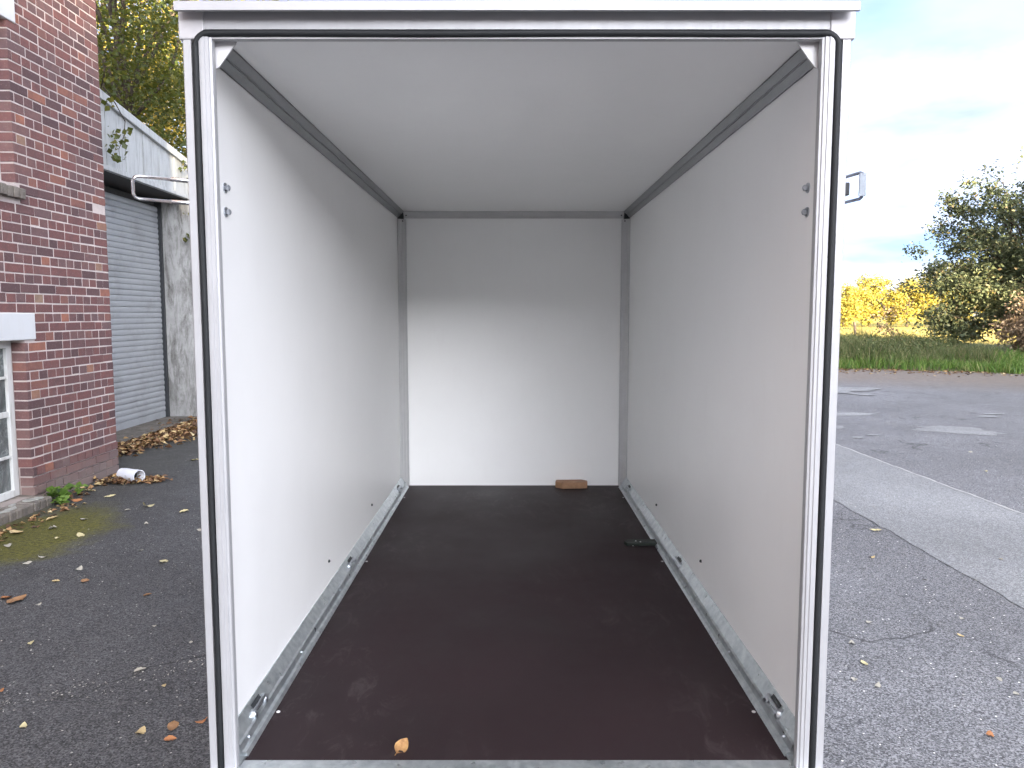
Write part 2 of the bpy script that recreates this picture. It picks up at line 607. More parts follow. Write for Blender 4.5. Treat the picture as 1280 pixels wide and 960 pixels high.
M['shutter'] = m_paint('grey_roller_slat', (0.29, 0.305, 0.32), (0.15, 0.155, 0.15), 0.7, 0.42, False)
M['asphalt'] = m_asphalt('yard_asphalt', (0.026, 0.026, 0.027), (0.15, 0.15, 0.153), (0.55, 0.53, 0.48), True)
M['trench'] = m_asphalt('trench_asphalt', (0.14, 0.144, 0.148), (0.36, 0.365, 0.37), (0.5, 0.5, 0.48), False, 130)
M['seam'] = m_simple('pale_joint_grout', (0.40, 0.40, 0.39), 0.9, 0, 0.3, 30)
M['filler'] = m_asphalt('pale_filler', (0.13, 0.133, 0.136), (0.42, 0.425, 0.43), (0.4, 0.4, 0.4), False, 120)
M['glass'] = m_glass()
M['bark'] = m_bark()
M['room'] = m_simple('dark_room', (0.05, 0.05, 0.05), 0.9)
M['timber'] = m_simple('planed_timber', (0.34, 0.19, 0.105), 0.65, 0, 0.25, 18)
M['green'] = m_simple('dark_green_plastic', (0.002, 0.008, 0.004), 0.55, 0, 0.3, 40)
M['roof'] = m_simple('fibre_cement_roof', (0.30, 0.29, 0.28), 0.9, 0, 0.3, 4)
M['pipe'] = m_simple('white_plastic_pipe', (0.66, 0.68, 0.74), 0.45, 0, 0.08, 10)
M['soot'] = m_simple('pipe_inside', (0.02, 0.02, 0.022), 0.8)
M['post'] = m_simple('old_fence_wood', (0.16, 0.115, 0.085), 0.9, 0, 0.3, 12)
M['tyre'] = m_simple('tyre_rubber', (0.02, 0.02, 0.021), 0.8)

# ------------------------------------------------------------------ ground
def sheet(name, pts, z, mat):
    me = bpy.data.meshes.new(name)
    me.from_pydata([(x, y, z) for x, y in pts], [], [tuple(range(len(pts)))])
    me.materials.append(mat)
    o = link(name, me)
    if me.polygons[0].normal.z < 0:
        me.flip_normals()
    return tag(o, kind='structure')


k = Mat('earth', 0.95)
k.set('Base Color', k.ramp(k.noise(k.wco(), 1.5, 7, 0.7), [(0.3, (0.05, 0.06, 0.02)), (0.7, (0.12, 0.11, 0.05))]))
M['earth'] = k.m
k = Mat('meadow', 0.95, spec=0.1)
fv = k.noise(k.wco((1, 0.5, 1)), 0.16, 7, 0.65)
gv = k.noise(k.wco(), 3.0, 6, 0.75)
k.set('Base Color', k.mix(k.ramp(gv, [(0.35, 0.0), (0.7, 0.6)]), k.ramp(fv, [(0.3, (0.20, 0.21, 0.05)), (0.7, (0.42, 0.33, 0.10))]), (0.44, 0.37, 0.14)))
k.bump(gv, 1.0, 0.25)
M['meadow'] = k.m
k = Mat('verge_soil', 0.95, spec=0.1)
k.set('Base Color', k.ramp(k.noise(k.wco(), 5, 7, 0.75), [(0.3, (0.035, 0.05, 0.016)), (0.7, (0.11, 0.10, 0.05))]))
M['verge'] = k.m

g = sheet('ground', [(-700, -300), (700, -300), (700, 900), (-700, 900)], -0.012, M['earth'])
# the tarmac yard; its far edge frays into the verge
edge = [(-29.5, 34)]
xs = np.linspace(-28, 40, 136)
for x in xs:
    yb = 24.2 - 0.33 * (x - 6) + 0.25 if x < 14 else 21.56 - 0.75 * (x - 14) * 0.55
    edge.append((float(x), float(max(yb, 8) + rng.normal(0, 0.18))))
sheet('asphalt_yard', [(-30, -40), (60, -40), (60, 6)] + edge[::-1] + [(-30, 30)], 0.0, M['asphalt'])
sheet('meadow', [(-300, 46), (300, 46), (400, 420), (-400, 420)], -0.004, M['meadow'])
# verge ground with a gentle bank
nx_, ny_ = 130, 60
gx = np.linspace(-30, 60, nx_); gy = np.linspace(10, 46.5, ny_)
def edge_y(x):
    return 24.2 - 0.33 * (x - 6) if x < 14 else 21.56 - 0.4125 * (x - 14)
def bank(x, y):
    d = y - edge_y(x)
    if d <= 0:
        return -0.02 + 0.02 * max(d, -1)
    return min(d, 3) * 0.05 + 0.04 * math.sin(x * 1.7 + y) * min(d, 1) - max(0, min(1, (y - 38) / 8)) * (min(d, 3) * 0.05 + 0.02)
vs = np.array([(x, y, bank(x, y)) for y in gy for x in gx])
fs = np.array([(j * nx_ + i, j * nx_ + i + 1, (j + 1) * nx_ + i + 1, (j + 1) * nx_ + i) for j in range(ny_ - 1) for i in range(nx_ - 1)])
tag(link('verge_bank', np_mesh('verge_bank', vs, fs, M['verge'])), kind='structure')

# the reinstated trench: a paler strip with ragged edges
def ragged(a, b, n, s):
    return [(a[0] + (b[0] - a[0]) * t + rng.normal(0, s), a[1] + (b[1] - a[1]) * t) for t in np.linspace(0, 1, n)]
SL, SR = ragged((2.96, -6), (2.76, 22.5), 240, 0.010), ragged((4.60, -6), (3.72, 22.5), 240, 0.006)
sheet('trench_strip', SL + SR[::-1], 0.004, M['trench'])
def ribbon(name, pts, w, z, mat):
    L = [(x - w * (0.5 + 0.6 * rng.random()), y) for x, y in pts]
    Rr = [(x + w * (0.5 + 0.6 * rng.random()), y) for x, y in pts]
    return sheet(name, L + Rr[::-1], z, mat)
ribbon('trench_seam', SR, 0.014, 0.008, M['seam'])
def blob(name, cx_, cy_, rx, ry, z, mat, rot=0, n=40, rough=0.25):
    ph = rng.random(6) * 6.28
    pts = []
    for i in range(n):
        a = 2 * math.pi * i / n
        r = 1 + rough * (0.5 * math.sin(2 * a + ph[0]) + 0.3 * math.sin(3 * a + ph[1]) + 0.25 * math.sin(5 * a + ph[2]) + 0.2 * math.sin(9 * a + ph[3]))
        x, y = rx * r * math.cos(a), ry * r * math.sin(a)
        pts.append((cx_ + x * math.cos(rot) - y * math.sin(rot), cy_ + x * math.sin(rot) + y * math.cos(rot)))
    return sheet(name, pts, z, mat)
PZ = 0.003
for cx_, cy_, rx, ry, rot in [(6.35, 10.75, 0.62, 0.32, -0.5), (5.45, 12.5, 0.75, 0.16, 0.05), (4.75, 11.1, 0.16, 0.17, 0.0), (4.65, 10.1, 0.1, 0.06, 0.2), (4.95, 10.3, 0.1, 0.05, 0), (7.7, 12.2, 0.2, 0.09, 0), (8.0, 12.5, 0.16, 0.07, 0), (8.5, 12.1, 0.18, 0.08, 0), (7.2, 15.6, 0.25, 0.16, 0),
                               (6.6, 16.6, 1.3, 0.9, 0.0), (4.8, 17.6, 1.2, 0.5, 0.0)]:
    PZ += 0.001
    blob('surface_patch', cx_, cy_, rx, ry, PZ, M['filler'], rot, 60, 0.4)

# ------------------------------------------------------------------ brick building on the left
WX = -4.15                       # wall face
Y_END = 7.89                     # its far corner
CH = 0.0833
JY = 6.475                       # far jamb of both windows
NY = 5.15                        # near jamb
OPEN = [(NY, JY, 0.085, 1.43), (NY, JY, 2.735, 4.06)]
LINT = [(NY - 0.15, 6.62, 1.43, 1.665), (NY - 0.15, 6.585, 4.06, 4.30)]
SILL2 = (NY - 0.06, 6.535, 2.61, 2.735)
bld = empty('brick_building', (WX, Y_END, 0))
tag(bld, 'dark red brick building with white lintels at the left edge', 'building')
def inb(mb, name, mat, parent=None, **kw):
    """build a part given in world coordinates under a parent that carries an offset"""
    o = mb.build(name, mat, parent, **kw)
    off = parent.matrix_world.translation if parent else Vector((0, 0, 0))
    p, t = parent, Vector((0, 0, 0))
    while p:
        t += p.location
        p = p.parent
    o.location = -t
    return o

# mortar body, with the two window openings left out
MX = WX - 0.0035
mb = MB()
TOP = 9.4
cells_y = [-30.0, NY - 0.007, JY + 0.007, Y_END - 0.006]
cells_z = [-0.1, 0.085, 1.43, 2.735, 4.06, TOP]
for yi in range(3):
    for zi in range(5):
        if yi == 1 and zi in (1, 3):
            continue
        mb.box(MX, MX - 0.36, cells_y[yi], cells_y[yi + 1], cells_z[zi], cells_z[zi + 1])
mb.box(MX - 0.36, -15, -30, -29.6, -0.1, TOP)
mb.box(MX - 0.36, -15, Y_END - 0.37, Y_END - 0.006, -0.1, TOP)
mb.box(-14.6, -15, -29.6, Y_END - 0.37, -0.1, TOP)
wall = inb(mb, 'wall', M['mortar'], bld)
inb(MB().prism([(WX + 0.35, TOP), (-15.35, TOP), (-15.35, TOP + 0.25), (-9.6, TOP + 2.2), (WX + 0.35, TOP + 0.25)], 'y', -30.3, Y_END + 0.3), 'roof', M['roof'], bld)

# bricks in English bond
def brick_mesh(seed):
    r = random.Random(seed)
    bm = bmesh.new()
    bmesh.ops.create_cube(bm, size=1)
    for v in bm.verts:
        v.co.y += r.uniform(-0.006, 0.006)
        v.co.z += r.uniform(-0.02, 0.02)
    front = [e for e in bm.edges if all(v.co.x > 0 for v in e.verts)]
    bmesh.ops.scale(bm, vec=(0.115, 0.24, 0.071), verts=bm.verts)
    bmesh.ops.bevel(bm, geom=front, offset=0.0022, segments=1, affect='EDGES')
    me = bpy.data.meshes.new('brick')
    bm.to_mesh(me); bm.free()
    me.materials.append(M['brick'])
    return me
BM = [brick_mesh(i) for i in range(6)]
BM_V = [(np.array([v.co[:] for v in m.vertices]), [tuple(p.vertices) for p in m.polygons]) for m in BM]
bricks = []       # (yc, zc, length, proud)
blocks = [(a, b, c + 0.02, d - 0.02) for a, b, c, d in OPEN + LINT] + [(SILL2[0], SILL2[1], SILL2[2] + 0.02, SILL2[3] - 0.02)]
y_lo = 1.0
for c in range(int(TOP / CH)):
    z0 = c * CH + 0.002
    z1 = z0 + 0.072
    iv = [(y_lo, Y_END)]
    for a, b, zb, zt in blocks:
        if z1 > zb and z0 < zt:
            nv = []
            for p, q in iv:
                if b <= p or a >= q:
                    nv.append((p, q)); continue
                if a > p: nv.append((p, a))
                if b < q: nv.append((b, q))
            iv = nv
    head = c % 2 == 1
    step = 0.125 if head else 0.25
    first = [0.25, 0.125, 0.1875, 0.125][c % 4] if not head else 0.125
    y = Y_END + 0.005
    seq = []
    e = y - first
    seq.append((e + 0.01, y - 0.005))
    y = e
    while y > y_lo - 0.3:
        # now and then the layer slipped in a half brick
        st = 0.125 if (not head and rng.random() < 0.06) else step
        seq.append((y - st + 0.0125, y))
        y -= st
    for p, q in iv:
        run = [[max(a, p), min(b, q)] for a, b in seq if min(b, q) - max(a, p) > 0.035]
        if run:
            run[-1][0] = p          # close up at the jamb with a cut brick
            run[0][1] = q
        for lo, hi in run:
            if hi - lo > 0.03:
                bricks.append(((lo + hi) / 2 + rng.normal(0, 0.0012), (z0 + z1) / 2 + rng.normal(0, 0.0012), hi - lo, rng.normal(0, 0.0013) + (0.012 if c < 4 else 0)))
def project(x, y, z):
    dy, dz = y, z - 1.65
    d = dy * math.cos(PITCH) - dz * math.sin(PITCH)
    u = dy * math.sin(PITCH) + dz * math.cos(PITCH)
    if d < 0.1:
        return None
    return 640 + 950 * x / d, 480 - 950 * u / d, d
score = []
for i, (y, z, ln, pr) in enumerate(bricks):
    p = project(WX, y, z)
    s = 0
    if p and -12 < p[0] < 160 and -5 < p[1] < 960:
        s = ln / p[2] ** 3
    score.append((s, i))
score.sort(reverse=True)
single = [i for s, i in score[:300] if s > 0]
sset = set(single)
toff = Vector((-WX, -Y_END, 0))
for i in single:
    y, z, ln, pr = bricks[i]
    o = link('brick', BM[i % 6], wall)
    o.location = Vector((WX + pr - 0.0575, y, z))
    o.scale = (1, ln / 0.24, 1)
    o.rotation_euler = (rng.normal(0, 0.004), 0, 0)
mv, mf = [], []
n0 = 0
for i, (y, z, ln, pr) in enumerate(bricks):
    if i in sset:
        continue
    V, F = BM_V[i % 6]
    mv.append(V * np.array([1, ln / 0.24, 1]) + np.array([WX + pr - 0.0575, y, z]))
    mf += [tuple(a + n0 for a in f) for f in F]
    n0 += len(V)
me = bpy.data.meshes.new('brickwork')
me.from_pydata(np.concatenate(mv).tolist(), [], mf)
me.materials.append(M['brick_mass'])
tag(link('brickwork', me, wall), kind='stuff')

# lintels
for y0, y1, z0, z1 in LINT:
    inb(MB().box(WX + 0.012, WX - 0.2, y0, y1, z0 + 0.004, z1 - 0.003), 'lintel', M['wpaint'], bld, bevel=0.006)

# windows: frame, glazing bars and panes
def window(z0, z1, bars):
    fx = WX - 0.113
    mb = MB()
    mb.box(fx, fx - 0.06, JY - 0.005, JY - 0.075, z0, z1)
    mb.box(fx, fx - 0.06, NY + 0.005, NY + 0.075, z0, z1)
    mb.box(fx + 0.004, fx - 0.056, NY + 0.075, JY - 0.075, z0, z0 + 0.06)
    mb.box(fx + 0.004, fx - 0.056, NY + 0.075, JY - 0.075, z1 - 0.06, z1)
    fr = inb(mb, 'window', M['wframe'], bld, bevel=0.004)
    zs = [z0 + 0.06] + bars + [z1 - 0.06]
    ym = (NY + JY) / 2
    for i, zb in enumerate(bars):
        th = 0.024 if i == 1 else 0.012
        inb(MB().box(fx - 0.006, fx - 0.05, NY + 0.075, JY - 0.075, zb - th, zb + th), 'glazing_bar', M['wframe'], fr, bevel=0.003)
    cols = [NY + 0.075, ym - 0.2, ym + 0.2, JY - 0.075]
    for yv in cols[1:-1]:
        inb(MB().box(fx - 0.009, fx - 0.047, yv - 0.012, yv + 0.012, z0 + 0.06, z1 - 0.06), 'glazing_bar', M['wframe'], fr, bevel=0.003)
    for i in range(len(zs) - 1):
        for j in range(3):
            inb(MB().box(fx - 0.026, fx - 0.03, cols[j], cols[j + 1], zs[i], zs[i + 1]), 'pane', M['glass'], fr)
    return fr
window(0.092, 1.426, [0.44, 0.805, 1.117])
window(2.74, 4.055, [3.1, 3.4, 3.75])
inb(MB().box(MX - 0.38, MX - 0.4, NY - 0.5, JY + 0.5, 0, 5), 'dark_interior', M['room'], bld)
# ground-level sill of bricks on edge
def sill_bricks(name, y0, y1, z0, z1, x_out, x_in, mat, tilt):
    n = int(round((y1 - y0) / 0.082))
    w = (y1 - y0) / n
    for i in range(n):
        ya, yb = y0 + i * w + 0.005, y0 + (i + 1) * w - 0.005
        d = rng.normal(0, 0.003)
        m_ = MB().prism([(x_in, z0 + d), (x_out + d, z0 + d), (x_out + 0.006 + d, z1 - tilt - 0.01), (x_out - 0.008 + d, z1 - tilt + d), (x_in, z1 + d)], 'y', ya, yb)
        inb(m_, name, mat, bld, bevel=0.006)
    inb(MB().prism([(x_in, z0 + 0.008), (x_out - 0.012, z0 + 0.008), (x_out - 0.016, z1 - tilt - 0.008), (x_in, z1 - 0.006)], 'y', y0 + 0.008, y1 - 0.008), 'sill_mortar', M['mortar'], bld)
sill_bricks('sill_brick', NY - 0.1, JY + 0.02, -0.03, 0.088, WX + 0.145, WX - 0.12, M['sillstone'], 0.012)
sill_bricks('sill_brick', SILL2[0], SILL2[1], SILL2[2] + 0.006, SILL2[3], WX + 0.05, WX - 0.13, M['sillstone'], 0.03)
# flakes of fallen paint on the sill
k = Mat('lichen_crust', 0.9, 0, (0.30, 0.30, 0.275)); M['lichen'] = k.m
for cx_, cy_, rx, ry in [(WX + 0.085, 6.36, 0.04, 0.055), (WX + 0.05, 6.3, 0.025, 0.03), (WX + 0.10, 6.0, 0.03, 0.075), (WX + 0.07, 5.75, 0.02, 0.05), (WX + 0.03, 6.15, 0.02, 0.03)]:
    pts = []
    ph = rng.random(4) * 6
    for i in range(16):
        a = i / 16 * 2 * math.pi
        r = 1 + 0.3 * math.sin(2 * a + ph[0]) + 0.22 * math.sin(5 * a + ph[1])
        pts.append((cx_ + rx * r * math.cos(a), cy_ + ry * r * math.sin(a)))
    inb(MB().prism(pts, 'z', 0.078, 0.0895), 'paint_flake', M['lichen'], bld)

# ------------------------------------------------------------------ garage with roller shutter
gar = empty('garage', (-5.05, 9.0, 0))
tag(gar, 'low garage with grey roller shutter and sloping white fascia beside the brick building', 'garage')
SX = -5.52
def roof_z(y):
    return 4.30 - 0.138 * (y - 9.54)
GY0, GY1 = 8.0, 15.2
nb = 30
bw = (GY1 - GY0) / nb
for i in range(nb):
    ya, yb = GY0 + i * bw + 0.002, GY0 + (i + 1) * bw - 0.002
    d = (i % 2) * 0.008
    inb(MB().prism([(ya, 3.50), (yb, 3.50), (yb, roof_z(yb)), (ya, roof_z(ya))], 'x', -5.05 + d, -5.09 + d), 'cladding_board', M['fascia'], gar)
inb(MB().box(-5.03, -5.10, GY0, GY1, 3.44, 3.498), 'bottom_trim', M['fascia'], gar, bevel=0.004)
# barge board and roof
inb(MB().prism([(GY0 - 0.1, roof_z(GY0 - 0.1) - 0.03), (GY1 + 0.2, roof_z(GY1 + 0.2) - 0.03), (GY1 + 0.2, roof_z(GY1 + 0.2) + 0.075), (GY0 - 0.1, roof_z(GY0 - 0.1) + 0.075)], 'x', -5.0, -5.045), 'barge_board', M['fascia'], gar, bevel=0.004)
inb(MB().prism([(GY0 - 0.1, roof_z(GY0 - 0.1) + 0.002), (GY1 + 0.2, roof_z(GY1 + 0.2) + 0.002), (GY1 + 0.2, roof_z(GY1 + 0.2) + 0.09), (GY0 - 0.1, roof_z(GY0 - 0.1) + 0.09)], 'x', -5.055, -12), 'roof', M['roof'], gar)
mb = MB()
mb.box(-5.10, -5.95, GY0, GY1, 3.45, 3.49)
inb(mb, 'soffit', M['room'], gar)
mb = MB()
mb.box(-11.6, -12, GY0, GY1, -0.05, 3.45)
mb.box(-5.6, -11.6, GY0, GY0 + 0.3, -0.05, 3.44)
mb.box(-5.6, -11.6, GY1 - 0.3, GY1, -0.05, 3.44)
mb.box(-5.12, -11.6, GY1 - 0.06, GY1 - 0.02, 3.45, 3.55)
inb(mb, 'wall', M['concrete'], gar)
# shutter: curtain of separate slats between guide channels
sh = inb(MB().box(SX - 0.04, SX - 0.06, GY0 + 0.25, 12.02, 0.0, 3.4), 'roller_shutter', M['room'], gar)
SLH = 0.0815
prof = [(0, 0), (0.007, 0.006), (0.013, 0.03), (0.012, 0.055), (0.004, 0.076), (-0.004, 0.081), (-0.02, 0.081), (-0.02, 0)]
slat_me = None
for i in range(39):
    z0 = 0.13 + i * SLH
    if slat_me is None:
        slat_me = MB().prism([(p[0], p[1]) for p in prof], 'y', GY0 + 0.3, 12.0).mesh('slat', M['shutter'])
        slat_me.shade_smooth(); slat_me.set_sharp_from_angle(angle=R(35))
    o = link('slat', slat_me, sh)
    o.location = Vector((SX, 0, z0))
    o.rotation_euler = (0, rng.normal(0, 0.012), 0)
inb(MB().box(SX + 0.012, SX - 0.02, GY0 + 0.3, 12.0, 0.015, 0.127), 'bottom_rail', M['shutter'], sh, bevel=0.006)
inb(MB().box(SX + 0.05, SX - 0.05, 12.0, 12.06, 0.0, 3.44), 'guide_channel', M['dark'], gar)
# wing wall of mottled concrete
inb(MB().box(-5.56, -4.2, 12.063, 12.45, -0.05, 3.44), 'concrete_pier', M['concrete'], gar, bevel=0.015)
inb(MB().box(-5.0, -5.6, GY0 + 0.1, 12.06, -0.05, 0.028), 'threshold', m_concrete('dirty_threshold', (0.10, 0.09, 0.08), (0.19, 0.175, 0.155), (0.05, 0.045, 0.035)), gar, bevel=0.01)

# ------------------------------------------------------------------ the box trailer
CX = 0.011
FZ = 0.55
YF, YB = 1.745, 4.83
CZ = 2.287
HW = 0.7225
tr = empty('box_trailer', (CX, 3.3, 0))
tag(tr, 'open white box trailer seen from behind, empty cargo bay with dark brown floor', 'trailer')
TOFF = Vector((-CX, -3.3, 0))
def tp(mb, name, mat, parent=None, **kw):
    o = mb.build(name, mat, parent or tr, **kw)
    o.location = Vector((0, -3.3, 0)) if (parent is None) else Vector((0, 0, 0))
    return o
# (x given relative to the trailer's centre line, y and z in world)
for s in (-1, 1):
    tp(MB().box(s * HW, s * (HW + 0.016), YF + 0.03, YB + 0.03, FZ - 0.03, CZ + 0.018), 'side_panel', M['panel'])
tp(MB().box(-HW, HW, YF + 0.03, YB + 0.03, CZ, CZ + 0.018), 'ceiling_panel', M['panel'])
tp(MB().box(-HW, HW, YB, YB + 0.018, FZ - 0.03, CZ - 0.001), 'front_panel', M['panel'])
tp(MB().box(-HW, HW, 1.79, YB, FZ - 0.022, FZ), 'floor_board', M['floor'])
# rear frame
post = [(0.742, YF + 0.075), (0.742, YF + 0.004), (0.739, YF), (0.7225, YF), (0.7215, YF + 0.012), (0.7055, YF + 0.012), (0.7045, YF - 0.002), (0.700, YF - 0.003),
        (0.693, YF - 0.003), (0.6915, YF - 0.001), (0.684, YF - 0.001), (0.682, YF + 0.002), (0.6775, YF + 0.003), (0.6765, YF + 0.008), (0.6765, YF + 0.02), (0.7222, YF + 0.03), (0.7222, YF + 0.075)]
for s in (-1, 1):
    tp(MB().prism([(s * x, y) for x, y in post], 'z', FZ + 0.006, 2.262), 'post', M['frame'])
    tp(MB().prism([(s * 0.748, 2.256), (s * 0.692, 2.256), (s * 0.692, 2.33), (s * 0.748, 2.33)], 'y', YF - 0.003, YF + 0.09), 'corner_cap', M['cap'], bevel=0.003)
    tp(MB().prism([(s * 0.70, 2.272), (s * 0.628, 2.272), (s * 0.636, 2.2555), (s * 0.6735, 2.2065), (s * 0.70, 2.196)], 'y', YF + 0.031, YF + 0.036), 'gusset', M['white_steel'])
    tp(MB().box(s * 0.744, s * 0.674, YF + 0.0, YF + 0.062, FZ - 0.01, FZ + 0.005), 'post_foot', M['galv'], bevel=0.002)
head = [(YF, 2.278), (YF, 2.335), (YF + 0.08, 2.335), (YF + 0.08, 2.306), (YF + 0.029, 2.286), (YF + 0.02, 2.2585), (YF + 0.003, 2.2585), (YF + 0.004, 2.263), (YF + 0.012, 2.264), (YF + 0.012, 2.277)]
tp(MB().prism(head, 'x', -0.6918, 0.6918), 'header_beam', M['frame'])
tp(MB().prism([(1.706, 2.304), (1.706, 2.321), (1.711, 2.325), (YF + 0.1, 2.343), (YF + 0.1, 2.338), (1.715, 2.319), (1.715, 2.304)], 'x', -0.741, 0.741), 'drip_edge', M['frame'])
tp(MB().box(-0.744, 0.744, YF + 0.1, YB + 0.06, CZ + 0.02, CZ + 0.05), 'roof_panel', M['panel'], bevel=0.006)
# black bulb seal: up one post, round the corner, across and down
sx, sz = 0.7135, 2.270
path = [(-sx + 0.001 * math.sin(z * 9), YF + 0.002, z) for z in np.linspace(FZ + 0.007, sz - 0.03, 26)]
path += [(-sx + 0.03 - 0.03 * math.cos(a), YF + 0.002, sz - 0.03 + 0.03 * math.sin(a)) for a in np.linspace(0.2, R(90), 7)]
right = [(-x, y, z) for x, y, z in path[::-1]]
mid_ = [(x, YF + 0.002, sz + 0.0008 * math.sin(x * 8)) for x in np.linspace(-sx + 0.06, sx - 0.06, 24)]
tp(MB().tube(path + mid_ + right, 0.0078, 10), 'door_seal', M['rubber'], smooth=True)
# ribbed corner profiles under the ceiling, along the front wall and in the front corners
def ribs(n, leg, rib=0.0016):
    pts = []
    a, b = np.array([0.0, leg]), np.array([leg, 0.0])          # from the wall (0,leg) to the ceiling (leg,0)
    nrm = np.array([1, 1]) / math.sqrt(2)
    for i in range(n):
        for t, h in ((i / n + 0.02, -rib), (i / n + 0.05, rib), ((i + 1) / n - 0.05, rib), ((i + 1) / n - 0.02, -rib)):
            pts.append(tuple(a + (b - a) * t + nrm * h))
    return [(0.0, 0.0), (0.0, leg)] + pts + [(leg, 0.0)]
rp = ribs(2, 0.041)
for s in (-1, 1):
    tp(MB().prism([(s * (HW - u), CZ - v) for u, v in rp], 'y', YF + 0.037, YB - 0.042), 'ceiling_profile', M['profile'])
    cp = ribs(3, 0.050)
    tp(MB().prism([(s * (HW - u), YB - v) for u, v in cp], 'z', FZ, CZ - 0.046), 'corner_profile', M['corner'])
    tp(MB().box(s * HW, s * (HW - 0.036), YB, YB - 0.042, CZ - 0.001, CZ - 0.046), 'corner_joint', M['dark'], bevel=0.004)
    for dz, dx in ((0.058, 0.030), (0.024, 0.052)):
        tp(MB().disc((s * (HW - dx), YB - 0.026, CZ - dz), (-s * 0.3, -1, 0), 0.0045, 0.004, 10), 'rivet', M['dark'])
fp = ribs(3, 0.040)
tp(MB().prism([(YB - u, CZ - v) for u, v in fp], 'x', -HW + 0.036, HW - 0.036), 'ceiling_profile', M['corner'])
# galvanised floor rails with lashing points
rail = [(0, 0.0), (0, 0.062), (0.004, 0.064), (0.027, 0.032), (0.034, 0.030), (0.038, 0.012), (0.047, 0.010), (0.0525, 0.0005), (0.0525, 0.0)]
for s in (-1, 1):
    rl = tp(MB().prism([(s * (HW - u), FZ + v) for u, v in rail], 'y', YF + 0.062, YB - 0.05), 'floor_rail', M['galv'])
    for yc, ln in ((1.98, 0.085), (3.18, 0.085), (4.57, 0.085)):
        mb = MB()
        def rp_(u, v, y):
            return (s * (HW - u), y, FZ + v)
        mb.tube([rp_(0.024, 0.046, yc - ln / 2), rp_(0.024, 0.046, yc + ln / 2)], 0.0055, 8)
        for e in (-1, 1):
            mb.disc(rp_(0.019, 0.036, yc + e * ln / 2), (-s * 0.8, 0, 0.7), 0.0135, 0.009, 12, 0.006)
        tp(mb, 'lashing_point', M['bolt'], rl, auto=40)
        tp(MB().prism([(yc - ln / 2 + 0.01, 0), (yc + ln / 2 - 0.01, 0), (yc + ln / 2 - 0.01, 1), (yc - ln / 2 + 0.01, 1)], 'x', 0, 1), 'lashing_recess', M['dark'], rl)
        ob = bpy.data.objects[-1] if False else rl.children[-1]
        ob.data.clear_geometry()
        v = [rp_(0.011, 0.0565, yc - ln / 2 + 0.012), rp_(0.011, 0.0565, yc + ln / 2 - 0.012), rp_(0.0255, 0.0372, yc + ln / 2 - 0.012), rp_(0.0255, 0.0372, yc - ln / 2 + 0.012)]
        ob.data.from_pydata(v + [(a - s * 0.001, b, c + 0.001) for a, b, c in v], [], [(0, 1, 2, 3), (4, 5, 6, 7), (0, 1, 5, 4), (1, 2, 6, 5), (2, 3, 7, 6), (3, 0, 4, 7)])
    for yc in (1.86, 2.35, 2.9, 3.6, 4.2):
        tp(MB().disc((s * (HW - 0.036), yc, FZ + 0.021), (-s * 0.5, 0, 0.9), 0.005, 0.003, 10, 0.002), 'rivet', M['bolt'], rl)
    for yc in (2.02, 3.31, 4.5):
        tp(MB().disc((s * (HW - 0.062), yc, FZ), (0, 0, 1), 0.0055, 0.0015, 12, 0.0015), 'floor_screw', M['white_steel'])
    for yc, zc in ((1.918, 1.962), (1.918, 1.903)):
        b = tp(MB().disc((s * HW, yc, zc), (-s, 0, 0), 0.0125, 0.003, 16), 'bolt', M['bolt'], auto=40)
        tp(MB().disc((s * (HW - 0.003), yc, zc), (-s, 0, 0), 0.0075, 0.008, 6, 0.003), 'nut', M['bolt'], b)
    for yc, zc in ((3.775, 0.69), (2.87, 0.698)):
        tp(MB().disc((s * HW, yc, zc), (-s, 0, 0), 0.006, 0.004, 10, 0.003), 'bolt', M['dark'])
# sill across the rear edge
sl = tp(MB().prism([(1.688, FZ - 0.10), (1.688, FZ - 0.003), (1.692, FZ + 0.001), (1.789, FZ + 0.001), (1.789, FZ - 0.10)], 'x', -0.744, 0.744), 'rear_sill', M['galv'])
# U-shaped holders on the outer sides
mb = MB()
zA, zB = 1.986, 1.931
tipx, tipy = -0.922 - CX, 1.90
def ubar(p0, p1, z0, z1, r):
    p0, p1 = Vector(p0), Vector(p1)
    c = 0.012
    d = (p1 - p0).normalized() * c
    return [(*p0, z0), (*(p1 - d), z0), (*(p1 - d * 0.3), z0 - c * 0.3), (*p1, z0 - c), (*p1, z1 + c), (*(p1 - d * 0.3), z1 + c * 0.3), (*(p1 - d), z1), (*p0, z1)]
h1 = tp(mb.tube(ubar((-0.75, 2.02), (tipx, 1.885), zA, zB, 0), 0.0042, 8), 'side_bracket', M['chrome'], smooth=True)
tp(MB().box(-0.7388, -0.775, 2.005, 2.03, 1.915, 2.0), 'mount', M['white_steel'], h1, bevel=0.003)
for z in (zA, zB):
    t = 0.42
    a, b = Vector((-0.75, 2.02)), Vector((tipx, 1.885))
    p, q = a.lerp(b, 0.05), a.lerp(b, 0.62)
    tp(MB().tube([(*p, z), (*q, z)], 0.0056, 8), 'sleeve', M['chrome'], h1, smooth=True)
h2 = tp(MB().tube(ubar((0.765 , 2.10), (0.824 - CX, 1.82), 1.983, 1.922, 0), 0.004, 8), 'side_bracket', M['steel'], smooth=True)
tp(MB().box(0.812 - CX, 0.828 - CX, 1.811, 1.8155, 1.926, 1.979), 'tab', M['tab'], h2, bevel=0.001)
tp(MB().box(0.7388, 0.80 - CX + 0.012, 1.86, 1.885, 1.935, 1.966), 'mount', M['dark'], h2, bevel=0.003)
